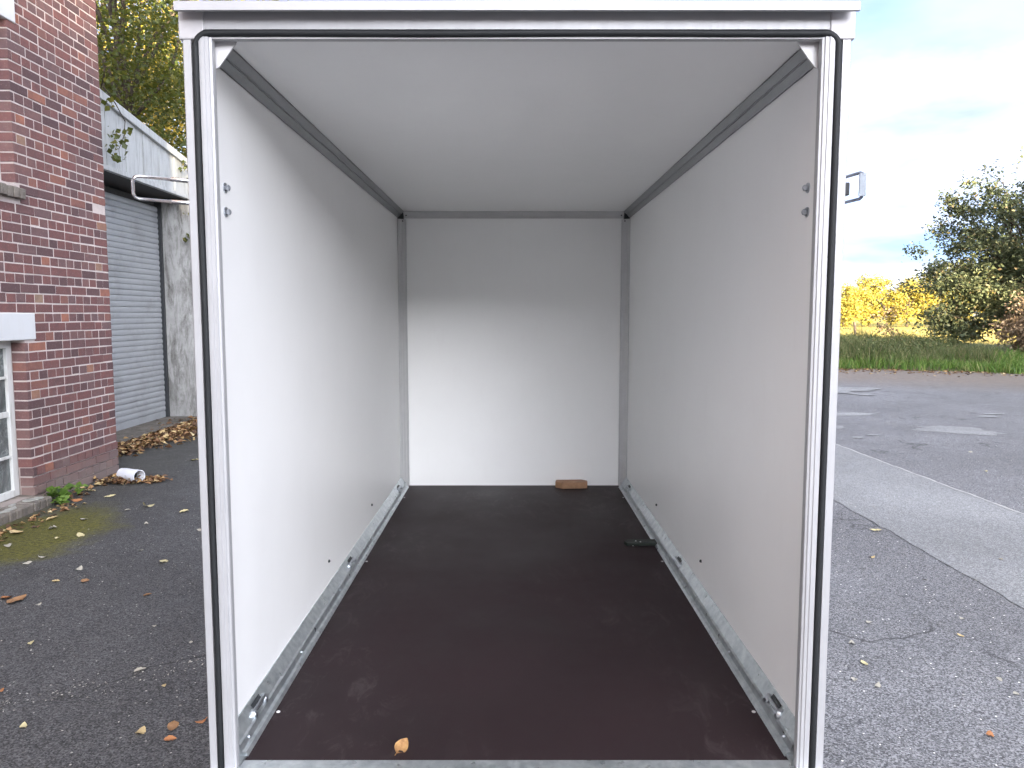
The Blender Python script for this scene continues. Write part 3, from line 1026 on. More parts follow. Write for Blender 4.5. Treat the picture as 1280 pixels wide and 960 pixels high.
# chassis below the box
mb = MB()
for s in (-1, 1):
    mb.box(s * 0.48, s * 0.54, 1.76, 5.0, 0.40, 0.515)
for y in (1.80, 2.6, 3.3, 4.0, 4.75):
    mb.box(-0.735, 0.735, y, y + 0.05, 0.47, 0.526)
mb.prism([(-0.48, 4.9), (-0.54, 4.9), (-0.06, 6.3), (0.06, 6.3), (0.54, 4.9), (0.48, 4.9), (0.03, 6.15), (-0.03, 6.15)], 'z', 0.40, 0.47)
mb.tube([(-0.62, 3.45, 0.30), (0.62, 3.45, 0.30)], 0.035, 10)
mb.box(-0.05, 0.05, 6.25, 6.5, 0.41, 0.47)
mb.tube([(0, 6.1, 0.06), (0, 6.1, 0.75)], 0.025, 10)
tp(mb, 'chassis', M['galv'])
for s in (-1, 1):
    def ring(rad_prof, name, mat, parent=None):
        mb = MB(); seg = 28
        base = len(mb.v)
        for (r_, x_) in rad_prof:
            for k_ in range(seg):
                a = 2 * math.pi * k_ / seg
                mb.v.append((s * x_, 3.45 + r_ * math.cos(a), 0.262 + r_ * math.sin(a)))
        n = len(rad_prof)
        for i in range(n):
            for k_ in range(seg):
                a0, a1 = i * seg + k_, i * seg + (k_ + 1) % seg
                b0, b1 = ((i + 1) % n) * seg + k_, ((i + 1) % n) * seg + (k_ + 1) % seg
                mb.f.append((a0, a1, b1, b0))
        return tp(mb, name, mat, parent, auto=35)
    w_ = ring([(0.15, 0.56), (0.24, 0.555), (0.262, 0.575), (0.262, 0.695), (0.24, 0.715), (0.15, 0.71)], 'wheel', M['tyre'])
    ring([(0.02, 0.66), (0.09, 0.67), (0.15, 0.70), (0.15, 0.57), (0.02, 0.60)], 'rim', M['galv'], w_)

# ------------------------------------------------------------------ small things lying in the trailer
def leaf_mesh(name, L, W, curl, fold, mat, seed, lobes=0.0):
    r = random.Random(seed)
    n = 9
    vs, fs = [], []
    for i in range(n):
        t = i / (n - 1)
        w = W * 0.5 * (math.sin(math.pi * t ** 0.85) ** 0.8 if 0 < t < 1 else 0) * (1 + lobes * (1 if i % 2 else -1))
        x = (t - 0.5) * L
        zc = curl * L * ((t - 0.5) ** 2 * 4) + r.uniform(-0.03, 0.03) * L
        for s_ in (-1, -0.5, 0, 0.5, 1):
            vs.append((x, s_ * w, zc + abs(s_) ** 1.4 * w * fold + 0.003 + r.uniform(-0.03, 0.03) * W * abs(s_)))
    for i in range(n - 1):
        for j in range(4):
            a = i * 5 + j
            fs.append((a, a + 1, a + 6, a + 5))
    o = len(vs)
    st = 0.04 * L
    vs += [(-0.5 * L, -0.001, curl * L + 0.004), (-0.5 * L, 0.001, curl * L + 0.004), (-0.72 * L, 0.001, 0.012 * 1), (-0.72 * L, -0.001, 0.012)]
    fs.append((o, o + 1, o + 2, o + 3))
    me = bpy.data.meshes.new(name)
    zmin = min(v[2] for v in vs)
    me.from_pydata([(x, y, z - zmin + 0.001) for x, y, z in vs], [], fs)
    me.shade_smooth()
    me.materials.append(mat)
    return me
def m_dry(name, a, b):
    k = Mat(name, 0.75, 0, spec=0.25)
    f = k.noise(k.co(), 45, 6, 0.7)
    k.set('Base Color', k.ramp(f, [(0.35, a), (0.65, b)]))
    k.bump(k.noise(k.co((8, 40, 8)), 6, 4), 0.4, 0.003)
    return k.m
DRY = [m_dry('dry_leaf_pale', (0.38, 0.33, 0.17), (0.58, 0.52, 0.32)), m_dry('dry_leaf_brown', (0.20, 0.11, 0.055), (0.36, 0.21, 0.11)),
       m_dry('dry_leaf_straw', (0.36, 0.27, 0.13), (0.58, 0.46, 0.26)), m_dry('dry_leaf_bleached', (0.28, 0.26, 0.215), (0.46, 0.44, 0.38)), m_dry('dry_leaf_rust', (0.28, 0.115, 0.05), (0.42, 0.20, 0.09))]
lf = link('dry_leaf', leaf_mesh('dry_leaf', 0.050, 0.034, 0.25, 0.6, m_dry('dry_leaf_tan', (0.20, 0.10, 0.04), (0.40, 0.24, 0.10)), 4))
lf.location = (-0.282, 1.842, FZ + 0.001)
lf.rotation_euler = (R(25), R(-20), R(62))
tag(lf, 'curled tan dry leaf on the brown trailer floor near the sill', 'leaf')
wb = MB().prism([(-0.102, -0.020), (-0.06, -0.060), (0.10, -0.045), (0.104, 0.0), (0.07, 0.035), (-0.095, 0.025)], 'z', 0, 0.042).build('wooden_block', M['timber'], bevel=0.004)
wb.location = (0.378, 4.785, FZ)
tag(wb, 'short tan wooden block on the trailer floor against the end wall', 'block')
gp = MB().prism([(-0.085, -0.028), (0.06, -0.03), (0.06, 0.03), (-0.075, 0.026), (-0.095, 0.0)], 'z', 0, 0.018).build('green_wedge', M['green'], bevel=0.003)
gp.location = (0.632, 3.565, FZ)
tag(gp, 'flat dark green plastic piece beside the right floor rail', 'wedge')
for dx, dy in ((-0.055, -0.03), (-0.04, -0.012), (-0.02, -0.026)):
    c = MB().disc((dx, dy, 0.018 if dy > -0.028 else 0.0), (0, 0, 1), 0.0045, 0.002, 8, 0.003).build('screw_head', M['chrome'], gp)

# ------------------------------------------------------------------ fallen leaves and bits on the asphalt
LM = [[leaf_mesh('fallen_leaf', 1.0, 0.62, cu, fo, m_, i * 3 + j, lo) for j, (cu, fo, lo) in enumerate(((0.10, 0.25, 0.0), (0.04, 0.5, 0.12), (0.2, -0.15, 0.05)))] for i, m_ in enumerate(DRY)]
GL, GR = 'leaves on the asphalt left of the trailer', 'leaves on the asphalt right of the trailer'
LEFT = [(-2.86, 4.26, 0.13, 1), (-2.42, 3.69, 0.05, 0), (-1.96, 2.91, 0.045, 0), (-2.33, 4.95, 0.085, 0), (-1.73, 3.40, 0.055, 3), (-1.47, 2.87, 0.06, 2), (-1.36, 2.91, 0.07, 1), (-1.33, 2.82, 0.05, 4),
        (-1.26, 2.95, 0.05, 4), (-2.65, 4.58, 0.075, 1), (-2.83, 4.58, 0.05, 2), (-3.19, 5.05, 0.07, 3), (-3.22, 4.92, 0.06, 3), (-3.36, 5.49, 0.06, 0), (-2.81, 4.80, 0.06, 3), (-3.23, 5.56, 0.08, 0),
        (-2.75, 6.25, 0.085, 0), (-3.14, 6.43, 0.11, 0), (-3.65, 6.78, 0.10, 0), (-3.25, 6.30, 0.06, 3), (-2.89, 5.88, 0.05, 3), (-3.45, 6.0, 0.08, 3), (-3.6, 5.3, 0.08, 3), (-3.55, 5.75, 0.09, 3),
        (-3.75, 5.62, 0.13, 2), (-3.72, 6.02, 0.10, 2), (-3.78, 6.3, 0.11, 1), (-3.86, 6.62, 0.10, 4), (-3.95, 7.0, 0.09, 0), (-4.02, 7.25, 0.09, 2), (-2.5, 7.0, 0.08, 0), (-2.75, 7.1, 0.07, 2), (-3.0, 7.3, 0.07, 3),
        (-2.2, 6.6, 0.05, 3), (-2.4, 5.7, 0.05, 3), (-3.05, 7.9, 0.08, 0), (-3.3, 8.3, 0.09, 0), (-3.6, 8.5, 0.10, 0), (-2.8, 8.8, 0.08, 2), (-2.95, 4.3, 0.09, 4), (-2.15, 4.35, 0.05, 1), (-3.05, 3.9, 0.05, 1),
        (-2.6, 5.2, 0.04, 3), (-1.9, 3.9, 0.035, 3), (-2.25, 3.2, 0.04, 4), (-1.62, 3.7, 0.03, 3), (-1.55, 3.25, 0.03, 2), (-2.7, 4.2, 0.035, 3), (-3.4, 4.75, 0.07, 3), (-3.62, 4.9, 0.09, 2)]
RIGHT = [(2.78, 5.68, 0.085, 0), (1.92, 3.95, 0.05, 3), (1.71, 3.69, 0.045, 3), (1.67, 3.47, 0.05, 0), (1.55, 3.31, 0.045, 3), (1.63, 3.25, 0.04, 3), (2.20, 3.18, 0.035, 3), (2.58, 4.62, 0.04, 3), (1.88, 2.85, 0.045, 4),
         (2.31, 3.78, 0.04, 2), (2.21, 3.31, 0.035, 3), (2.45, 5.05, 0.05, 2), (3.3, 5.0, 0.03, 2), (1.95, 4.9, 0.06, 1), (2.45, 4.0, 0.035, 3), (5.5, 9.0, 0.08, 3), (6.0, 8.6, 0.07, 2), (7.0, 9.6, 0.09, 3), (6.6, 8.9, 0.06, 3), (5.0, 7.9, 0.05, 0)]
LEAVES = []
for grp, lst, lab in ((GL, LEFT, 'dry fallen leaf lying on the dark asphalt left of the trailer'), (GR, RIGHT, 'dry fallen leaf lying on the grey asphalt right of the trailer')):
    for i, (x, y, s_, m_) in enumerate(lst):
        o = link('fallen_leaf', LM[m_][i % 3])
        o.location = (x, y, 0.005 if 2.7 < x < 4.5 else 0.001)
        o.scale = (s_, s_, s_)
        o.rotation_euler = (rng.normal(0, 0.12), rng.normal(0, 0.12), rng.random() * 6.28)
        cw = ['pale yellow', 'brown', 'straw coloured', 'bleached whitish', 'rust coloured'][m_]
        if grp == GL:
            zone = 'near the garage' if y > 7.6 else 'along the brick wall foot' if x < -3.7 else 'on the mossy patch by the sill' if (x < -3.2 and y < 6.6) else 'on dark asphalt between wall and trailer' if y > 5 else 'in the lower left foreground' if x < -2.0 else 'close to the trailer post at lower left'
        else:
            zone = 'far out on the grey asphalt yard' if y > 7 else 'beside the pale trench strip' if x > 2.4 else 'on grey asphalt right of the trailer foot' if y < 3.6 else 'on grey asphalt right of the trailer'
        sw = 'large ' if s_ > 0.095 else 'tiny ' if s_ < 0.046 else ''
        tag(o, sw + cw + ' fallen leaf ' + zone, 'leaf', grp)
        LEAVES.append(o)

same = {}
for o in LEAVES:
    same.setdefault(o['label'], []).append(o)
for lab, os_ in same.items():
    if len(os_) > 1:
        os_.sort(key=lambda o: o.location.y)
        for i, o in enumerate(os_):
            o['label'] = lab + ', ' + ('farthest off' if i == len(os_) - 1 else ['nearest', 'second nearest', 'third nearest', 'fourth nearest', 'fifth nearest'][i])

# a carpet of leaves nobody could count: along the shutter foot, at the pipe and the wall base
def litter(name, pts, smin, smax, mat, spread=0.5):
    n = len(pts)
    pts = np.asarray(pts)
    s_ = rng.uniform(smin, smax, n)[:, None]
    a = rng.random(n) * 6.28
    d1 = np.stack([np.cos(a), np.sin(a), rng.normal(0, spread * 0.6, n)], 1)
    d2 = np.stack([-np.sin(a), np.cos(a), rng.normal(0, spread * 0.6, n)], 1)
    lift_ = np.stack([np.zeros(n), np.zeros(n), rng.uniform(0.1, 0.35, n)], 1) * s_
    v = np.stack([pts - d1 * s_ * 0.5, pts + d2 * s_ * 0.32 + lift_, pts + d1 * s_ * 0.5, pts - d2 * s_ * 0.32 + lift_ * 0.7], 1)
    v[..., 2] = np.maximum(v[..., 2], 0.003)
    i0 = np.arange(n)[:, None] * 4
    f = np.concatenate([i0 + np.array([[0, 1, 2]]), i0 + np.array([[0, 2, 3]])])
    return np_mesh(name, v.reshape(-1, 3), f, mat)
M['litter'] = m_leaf('leaf_litter', [(0.0, (0.07, 0.045, 0.03)), (0.35, (0.16, 0.085, 0.045)), (0.65, (0.30, 0.17, 0.08)), (0.85, (0.46, 0.32, 0.14)), (1.0, (0.58, 0.48, 0.28))], 0.1, 0.8)
pts = []
for _ in range(2600):
    y = rng.uniform(8.1, 12.3)
    t = (y - 8.1) / 4.2
    x = -4.95 + 0.3 * t + abs(rng.normal(0, 0.16 + 0.22 * t)) * (1 if rng.random() < 0.8 else -0.6)
    pts.append((x, y, rng.uniform(0, 0.012 + 0.10 * t * math.exp(-((x + 4.5) / 0.35) ** 2))))
for _ in range(900):
    pts.append((-3.9 + rng.normal(0, 0.45), 11.5 + rng.normal(0, 0.25), rng.uniform(0, 0.05)))
tag(link('leaf_drift', litter('leaf_drift', pts, 0.05, 0.12, M['litter'])), 'drift of brown leaves along the foot of the roller shutter', 'leaves', kind='stuff')
pts = [(-3.83 + rng.normal(0, 0.12), 7.36 + rng.normal(0, 0.055), abs(rng.normal(0, 0.022))) for _ in range(170)] + [(-3.58 + rng.normal(0, 0.07), 7.43 + rng.normal(0, 0.05), abs(rng.normal(0, 0.02))) for _ in range(80)]
tag(link('leaf_heap', litter('leaf_heap', pts, 0.04, 0.09, M['litter'])), 'small heap of brown leaves around the white plastic pipe', 'leaves', kind='stuff')
pts = []
for _ in range(330):
    y = rng.uniform(4.4, 7.8)
    x = -4.09 + abs(rng.normal(0, 0.10)) + (0.17 if y < 6.52 else 0)
    pts.append((x, y, rng.uniform(0, 0.01)))
tag(link('wall_foot_litter', litter('wall_foot_litter', pts, 0.015, 0.06, M['litter'])), 'thin line of leaf crumbs along the brick wall foot', 'leaves', kind='stuff')
pts = []
for _ in range(2600):
    x = rng.uniform(5, 30)
    pts.append((x, edge_y(x) - abs(rng.normal(0, 0.9)) + 0.4, 0.004))
tag(link('verge_litter', litter('verge_litter', pts, 0.06, 0.13, M['litter'], 0.25)), 'brown leaves scattered along the edge of the grass verge', 'leaves', kind='stuff')
# grit and crumbs on the tarmac
M['grit'] = m_leaf('grit', [(0.0, (0.16, 0.15, 0.14)), (0.6, (0.36, 0.34, 0.30)), (1.0, (0.62, 0.60, 0.54))], 0.0, 0.9)
pts = []
for _ in range(420):
    pts.append((rng.uniform(-4, -0.95), rng.uniform(2.4, 9), 0.003))
for _ in range(260):
    u = rng.random()
    pts.append((-2.3 + 1.3 * u + rng.normal(0, 0.05), 3.0 + 0.75 * u + rng.normal(0, 0.05), 0.003))
for _ in range(200):
    pts.append((rng.uniform(1.0, 8), rng.uniform(2.4, 10), 0.009))
tag(link('grit', litter('grit', pts, 0.005, 0.014, M['grit'], 0.3)), 'pale grit and crumbs scattered on the asphalt', 'grit', kind='stuff')

# piece of plastic pipe by the wall corner
pr_ = MB()
p0, p1 = Vector((-3.89, 7.46, 0.070)), Vector((-3.655, 7.34, 0.066))
seg = 20
ax = (p1 - p0).normalized()
for rad, pos in ((0.056, p0), (0.062, p0 + ax * 0.05), (0.062, p1 - ax * 0.05), (0.066, p1 - ax * 0.048), (0.066, p1), (0.059, p1), (0.056, p0 + ax * 0.02), (0.056, p0)):
    a = ax.cross(Vector((0, 0, 1))).normalized(); b = ax.cross(a)
    for k_ in range(seg):
        th = 2 * math.pi * k_ / seg
        pr_.v.append(tuple(pos + (a * math.cos(th) + b * math.sin(th)) * rad))
for i in range(7):
    for k_ in range(seg):
        pr_.f.append((i * seg + k_, i * seg + (k_ + 1) % seg, (i + 1) * seg + (k_ + 1) % seg, (i + 1) * seg + k_))
pp = pr_.build('plastic_pipe', M['pipe'], auto=35)
tag(pp, 'short white plastic pipe lying in leaves by the brick corner', 'pipe')
MB().disc(p0 + ax * 0.15, ax, 0.0555, 0.004, 18).build('pipe_plug', M['soot'], pp)  # dark disc inside the bore: the pipe's inner shade put into its colour

# ------------------------------------------------------------------ plants
def leaves_mesh(name, centers, size, mat, up=0.35, aspect=0.62, size_var=0.35, droop=0.0):
    n = len(centers)
    C = np.asarray(centers, float)
    nrm = rng.normal(0, 1, (n, 3)); nrm[:, 2] = np.abs(nrm[:, 2]) + up
    nrm /= np.linalg.norm(nrm, axis=1)[:, None]
    d = rng.normal(0, 1, (n, 3)); d[:, 2] -= droop
    d -= nrm * (d * nrm).sum(1)[:, None]
    d /= np.linalg.norm(d, axis=1)[:, None]
    e = np.cross(nrm, d)
    s_ = size * (1 + rng.uniform(-size_var, size_var, n))[:, None]
    bend = nrm * s_ * 0.10
    v = np.stack([C - d * s_ * 0.5, C - d * s_ * 0.06 + e * s_ * aspect * 0.5 + bend, C + d * s_ * 0.5, C - d * s_ * 0.06 - e * s_ * aspect * 0.5 + bend], 1).reshape(-1, 3)
    i0 = np.arange(n)[:, None] * 4
    f = np.stack([i0 + np.array([[0, 1, 2]]), i0 + np.array([[0, 2, 3]])], 1).reshape(-1, 3)
    return np_mesh(name, v, f, mat)


def tree(name, label, loc, height, crown_c, crown_r, n_clump, n_leaf, leaf, mat, trunk_r, clump_r, group=None, seed=0, shell=0.45, cat='tree', trunk_top=0.8, limbs=26, lobes=None, flat=0.75):
    """trunk with limbs reaching to leaf clumps spread through the crown's volume"""
    global rng
    old = rng
    rng = np.random.default_rng(seed + 100)
    root = empty(name, loc)
    tag(root, label, cat, group)
    cc, cr = np.array(crown_c, float), np.array(crown_r, float)
    cl = []
    lb = lobes or [(cc, cr)]
    wts = np.array([np.prod(b[1]) for b in lb], float); wts /= wts.sum()
    for _ in range(n_clump):
        b = lb[rng.choice(len(lb), p=wts)]
        p = rng.normal(0, 1, 3); p /= np.linalg.norm(p)
        r = (shell + (1 - shell) * rng.random() ** 0.7) * (1 + rng.normal(0, 0.10))
        cl.append(np.array(b[0]) + p * np.array(b[1]) * r)
    cl = np.array(cl)
    cl[:, 2] = np.maximum(cl[:, 2], clump_r * 0.4)
    per = np.maximum(8, (n_leaf / n_clump * rng.uniform(0.45, 1.6, n_clump))).astype(int)
    pts = []
    for c, m_ in zip(cl, per):
        rr = clump_r * rng.uniform(0.6, 1.35)
        q = rng.normal(0, 1, (m_, 3)) * np.array([1, 1, flat]) * rr * 0.55
        pts.append(c + q)
    pts = np.concatenate(pts)
    pts[:, 2] = np.maximum(pts[:, 2], 0.05)
    link('crown', leaves_mesh('crown', pts, leaf, mat), root)
    mb = MB()
    wob = rng.normal(0, 0.03 * height, (6, 2)); wob[0] = 0
    tp_ = [(wob[i][0] * i / 5, wob[i][1] * i / 5, height * trunk_top * i / 5) for i in range(6)]
    tpath = [Vector(p) for p in tp_]
    mb.tube(tpath, [trunk_r * (1.25 if i == 0 else 1 - 0.16 * i) for i in range(6)], 9)
    tk = mb.build('trunk', M['bark'], root, smooth=True)
    order = rng.permutation(len(cl))[:limbs]
    bm_ = MB()
    for i in order:
        c = Vector(cl[i])
        zf = max(0.12, min(0.92, (c.z * 0.62) / (height * trunk_top)))
        k_ = zf * 5
        a = tpath[int(k_)].lerp(tpath[min(5, int(k_) + 1)], k_ - int(k_))
        m1 = a.lerp(c, 0.4) + Vector(rng.normal(0, 0.06, 3)) * (c - a).length
        m2 = a.lerp(c, 0.75) + Vector(rng.normal(0, 0.05, 3)) * (c - a).length + Vector((0, 0, 0.05 * (c - a).length))
        r0 = trunk_r * 0.36
        bm_.tube([a, m1, m2, c], [r0, r0 * 0.62, r0 * 0.36, r0 * 0.12], 6, cap=False)
    bm_.build('limbs', M['bark'], root, smooth=True)
    rng = old
    return root


M['leaf_dark'] = m_leaf('broad_green_leaf', [(0.0, (0.034, 0.05, 0.015)), (0.45, (0.058, 0.084, 0.021)), (0.8, (0.115, 0.125, 0.028)), (1.0, (0.20, 0.17, 0.03))], 0.28, 0.42, (0.30, 0.28, 0.03))
M['leaf_yellow'] = m_leaf('yellow_leaf', [(0.0, (0.28, 0.20, 0.03)), (0.5, (0.46, 0.34, 0.045)), (1.0, (0.60, 0.46, 0.08))], 0.45, 0.5)
M['leaf_mid'] = m_leaf('grey_green_leaf', [(0.0, (0.06, 0.075, 0.040)), (0.5, (0.12, 0.145, 0.072)), (0.88, (0.17, 0.18, 0.095)), (1.0, (0.24, 0.18, 0.10))], 0.3, 0.5)
M['leaf_brown'] = m_leaf('withered_leaf', [(0.0, (0.13, 0.085, 0.05)), (0.6, (0.27, 0.19, 0.12)), (1.0, (0.38, 0.30, 0.20))], 0.15, 0.8)
M['leaf_fresh'] = m_leaf('fresh_leaf', [(0.0, (0.06, 0.12, 0.02)), (1.0, (0.16, 0.26, 0.05))], 0.35, 0.45)
M['leaf_field'] = m_leaf('golden_leaf', [(0.0, (0.20, 0.17, 0.03)), (0.4, (0.30, 0.255, 0.045)), (0.8, (0.40, 0.35, 0.07)), (1.0, (0.30, 0.20, 0.08))], 0.35, 0.6)

GT = 'tall trees behind the garage'
tree('broadleaf_tree', 'tall dark green tree rising right behind the garage roof', (-9.6, 18.8, 0), 15, (0, 0, 9.4), (3.6, 3.8, 5.6), 150, 30000, 0.115, M['leaf_dark'], 0.20, 0.85, GT, 1)
tree('broadleaf_tree', 'tall green tree behind the garage, next further along the row', (-13.4, 24.5, 0), 16, (0, 0, 9.6), (4.0, 4.0, 6.2), 150, 24000, 0.13, M['leaf_dark'], 0.22, 0.95, GT, 2)
tree('autumn_tree', 'yellowing tree glowing in the sun behind the dark green trees', (-16.0, 35.5, 0), 16, (0, 0, 9.6), (4.4, 4.4, 6.4), 150, 20000, 0.17, M['leaf_yellow'], 0.24, 1.0, None, 3)
# unseen roadside trees and a ridge behind the viewer, added to shade the yard
for j, (x, y, h_) in enumerate([(25.2, 21.0, 11), (28.5, 10.0, 14)]):
    tree('roadside_tree', ['roadside tree just outside the right edge, behind the twig tips', 'tall roadside tree outside the right edge, nearest the viewer'][j], (x, y, 0), h_, (0, 0, h_ * 0.58), (3.8, 3.8, h_ * 0.42), 120, 7000, 0.30, M['leaf_mid'], 0.2, 1.0, None, 15 + j)
hv = [(x, y) for y in (-120, -170, -220, -270, -330) for x in np.linspace(-420, 480, 60)]
hz = {-120: -0.5, -170: 24.0, -220: 37.8, -270: 25.0, -330: -0.5}
vs = np.array([(x, y, hz[y] + (0 if hz[y] < 0 else 0.2 * math.sin(x * 0.11 + y) + 0.15 * math.sin(x * 0.29))) for x, y in hv])
fs = np.array([(j * 60 + i, j * 60 + i + 1, (j + 1) * 60 + i + 1, (j + 1) * 60 + i) for j in range(4) for i in range(59)])
tag(link('hill', np_mesh('hill', vs, fs, M['earth'])), kind='structure')

# right-hand side
tree('maple_tree', 'large grey green tree on the verge at the right', (21.4, 32.0, 0.1), 8.2, (0, 0, 4.2), (4, 3.5, 3.6), 300, 42000, 0.15, M['leaf_mid'], 0.16, 0.50, None, 21, shell=0.25,
     lobes=[((0.6, 0, 4.4), (3.6, 3.2, 3.3)), ((-2.4, -0.4, 5.4), (1.5, 1.6, 1.9)), ((-2.8, -0.3, 2.6), (1.9, 1.9, 2.2)), ((1.6, -0.5, 6.4), (1.8, 1.8, 1.5)), ((-3.2, 0, 4.6), (1.6, 1.0, 0.7)), ((-1.9, -0.8, 1.2), (2.2, 1.6, 1.0))], limbs=60)
tree('roadside_tree', 'tree whose leafy twig tips enter at the right edge', (19.4, 20.6, 0.1), 11, (0, 0, 7.2), (5.2, 4.4, 3.4), 80, 5200, 0.16, M['leaf_mid'], 0.18, 0.75, None, 22)
tree('withered_shrub', 'withered brown shrub in front of the large green tree', (19.9, 28.2, 0.1), 2.6, (0, 0, 1.15), (1.75, 1.4, 1.15), 90, 9000, 0.12, M['leaf_brown'], 0.03, 0.42, None, 23, cat='shrub', limbs=30)
tree('sapling', 'thin sapling with sparse leaves standing in the grass verge', (16.9, 34.0, 0.05), 2.3, (0, 0, 1.35), (0.85, 0.7, 0.85), 22, 300, 0.13, M['leaf_brown'], 0.022, 0.3, None, 24, limbs=16)
# golden trees beyond the meadow: each one its own tree
FG = 'golden trees beyond the meadow'
fx = [(22, 102, 7.0), (14.5, 104, 6.4), (7.5, 101, 7.2), (0.5, 103, 6.8), (-6.5, 102, 7.4), (-13.5, 104, 7.0), (43.5, 100, 5.9), (48.3, 103, 6.9), (52.3, 101, 6.0), (56.6, 104, 6.9), (60.8, 102, 7.8), (65.2, 104, 7.2), (68, 101, 7.0), (73, 105, 7.6), (79, 104, 8), (85, 102, 7.4), (36, 103, 7.2), (29, 102, 8)]
WORDS = ['golden tree hidden behind the %s of the trailer end wall' % w for w in ('far right', 'right half', 'centre right', 'centre left', 'left half', 'far left')] + ['first golden tree beside the trailer edge beyond the meadow', 'second golden tree from the trailer, lower than its neighbours', 'third golden tree from the trailer beyond the meadow', 'fourth golden tree from the trailer beyond the meadow',
         'fifth and tallest golden tree beyond the meadow', 'sixth golden tree beyond the meadow, just left of the large tree', 'golden tree glimpsed through the left fringe of the large tree', 'golden tree glimpsed through the middle of the large tree',
         'golden tree glimpsed behind the withered shrub', 'golden tree at the right end behind the large tree', 'golden tree hidden just behind the trailer post', 'golden tree hidden behind the trailer']
for j, (x, y, h_) in enumerate(fx):
    tree('golden_tree', WORDS[j], (x, y, 0), h_, (0, 0, h_ * 0.52), (3.3, 2.9, h_ * 0.46), 70, 5600, 0.32, M['leaf_field'], 0.14, 0.75, FG, 40 + j, shell=0.3, limbs=10)

# fence post
fpst = MB().tube([(0, 0, -0.05), (0.015, 0, 0.6), (0.0, 0.01, 1.17)], [0.085, 0.08, 0.075], 9).build('fence_post', M['post'], auto=40)
MB().disc((0, 0.01, 1.17), (0, 0, 1), 0.07, 0.02, 9, 0.02).build('top_end', M['post'], fpst)
fpst.location = (22.1, 49.0, -0.01)
fpst.rotation_euler = (0, R(-4), 0)
tag(fpst, 'leaning wooden fence post at the edge of the sunlit meadow', 'post')

# verge grass and tall weeds
def blades(name, P, h_, w_, mat, lean=0.35, patchy=0.0):
    n = len(P)
    P = np.asarray(P, float)
    h_ = h_ * rng.uniform(0.5, 1.3, n)
    if patchy:
        ph = np.sin(P[:, 0] * 1.3 + 1.7 * np.sin(P[:, 1] * 0.8)) * np.sin(P[:, 1] * 1.1 + 1.2 * np.sin(P[:, 0] * 0.6)) + 0.5 * np.sin(P[:, 0] * 3.7 + P[:, 1] * 2.3)
        h_ = h_ * np.clip(1 + patchy * ph, 0.25, 2.0)
    a = rng.random(n) * 6.28
    side = np.stack([np.cos(a), np.sin(a), np.zeros(n)], 1) * (w_ * rng.uniform(0.6, 1.3, n))[:, None]
    ln_ = rng.normal(0, lean, (n, 2)) * h_[:, None]
    midp = P + np.stack([ln_[:, 0] * 0.35, ln_[:, 1] * 0.35, h_ * 0.6], 1)
    tip = P + np.stack([ln_[:, 0], ln_[:, 1], h_], 1)
    v = np.stack([P - side, P + side, midp + side * 0.7, midp - side * 0.7, tip], 1).reshape(-1, 3)
    i0 = np.arange(n)[:, None] * 5
    f = np.concatenate([i0 + np.array([[0, 1, 2]]), i0 + np.array([[0, 2, 3]]), i0 + np.array([[3, 2, 4]])], 1).reshape(-1, 3)
    return np_mesh(name, v, f, mat)
M['grass'] = m_leaf('grass_blade', [(0.0, (0.05, 0.10, 0.018)), (0.5, (0.10, 0.19, 0.03)), (0.85, (0.17, 0.25, 0.05)), (1.0, (0.30, 0.27, 0.12))], 0.3, 0.5)
M['weed'] = m_leaf('weed_blade', [(0.0, (0.05, 0.07, 0.025)), (0.5, (0.10, 0.125, 0.042)), (0.8, (0.16, 0.17, 0.065)), (1.0, (0.26, 0.22, 0.12))], 0.3, 0.6)
P = []
while len(P) < 60000:
    x = rng.uniform(6, 34) if rng.random() < 0.72 else rng.uniform(-14, 6); d = abs(rng.normal(0, 4.0)) + rng.uniform(-0.35, 0.3)
    if d < 14:
        y = edge_y(x) + d - 0.35 * math.sin(x * 1.1 + 2 * math.sin(x * 0.37)) - 0.22 * math.sin(x * 3.3)
        if rng.random() > 0.35 + 0.65 * min(1, max(0, abs(x - 9) / 6)) + 0.3 * math.sin(x * 2.1 + y * 1.3):
            continue
        P.append((x, y, bank(x, y) - 0.01))
tag(link('verge_grass', blades('verge_grass', P, 0.24, 0.012, M['grass'], 0.45, 0.5)), 'bright green grass on the verge beyond the asphalt', 'grass', kind='stuff')
P = []
while len(P) < 34000:
    x = rng.uniform(7.5, 24); y = rng.uniform(23, 38)
    d = y - edge_y(x)
    if d < 1.3 or x > 8 + 0.42 * (y - 20) + 5.5:
        continue
    den = 0.5 + 0.5 * math.sin(x * 1.9 + 1.3 * math.sin(y * 0.9)) * math.cos(y * 0.7)
    if rng.random() > 0.25 + 0.75 * den:
        continue
    P.append((x, y, bank(x, y) - 0.02))
tag(link('tall_weeds', blades('tall_weeds', P, 0.44, 0.010, M['weed'], 0.42, 0.6)), 'tall olive weeds between the grass verge and the meadow', 'weeds', kind='stuff')
cl_pts = []
for _ in range(70):
    x = rng.uniform(9, 21); y = rng.uniform(24.5, 34)
    if y - edge_y(x) < 1.6 or x > 8 + 0.42 * (y - 20) + 4.5:
        continue
    r0, h0 = rng.uniform(0.3, 0.75), rng.uniform(0.3, 0.75)
    m_ = int(260 * r0)
    q = rng.normal(0, 1, (m_, 3)) * np.array([r0 * 0.55, r0 * 0.55, h0 * 0.4]) + np.array([x, y, bank(x, y) + h0 * 0.55])
    q[:, 2] = np.maximum(q[:, 2], bank(x, y) + 0.03)
    cl_pts.append(q)
M['leaf_weed'] = m_leaf('weed_leaf', [(0.0, (0.05, 0.07, 0.025)), (0.6, (0.11, 0.14, 0.045)), (1.0, (0.20, 0.18, 0.08))], 0.3, 0.55)
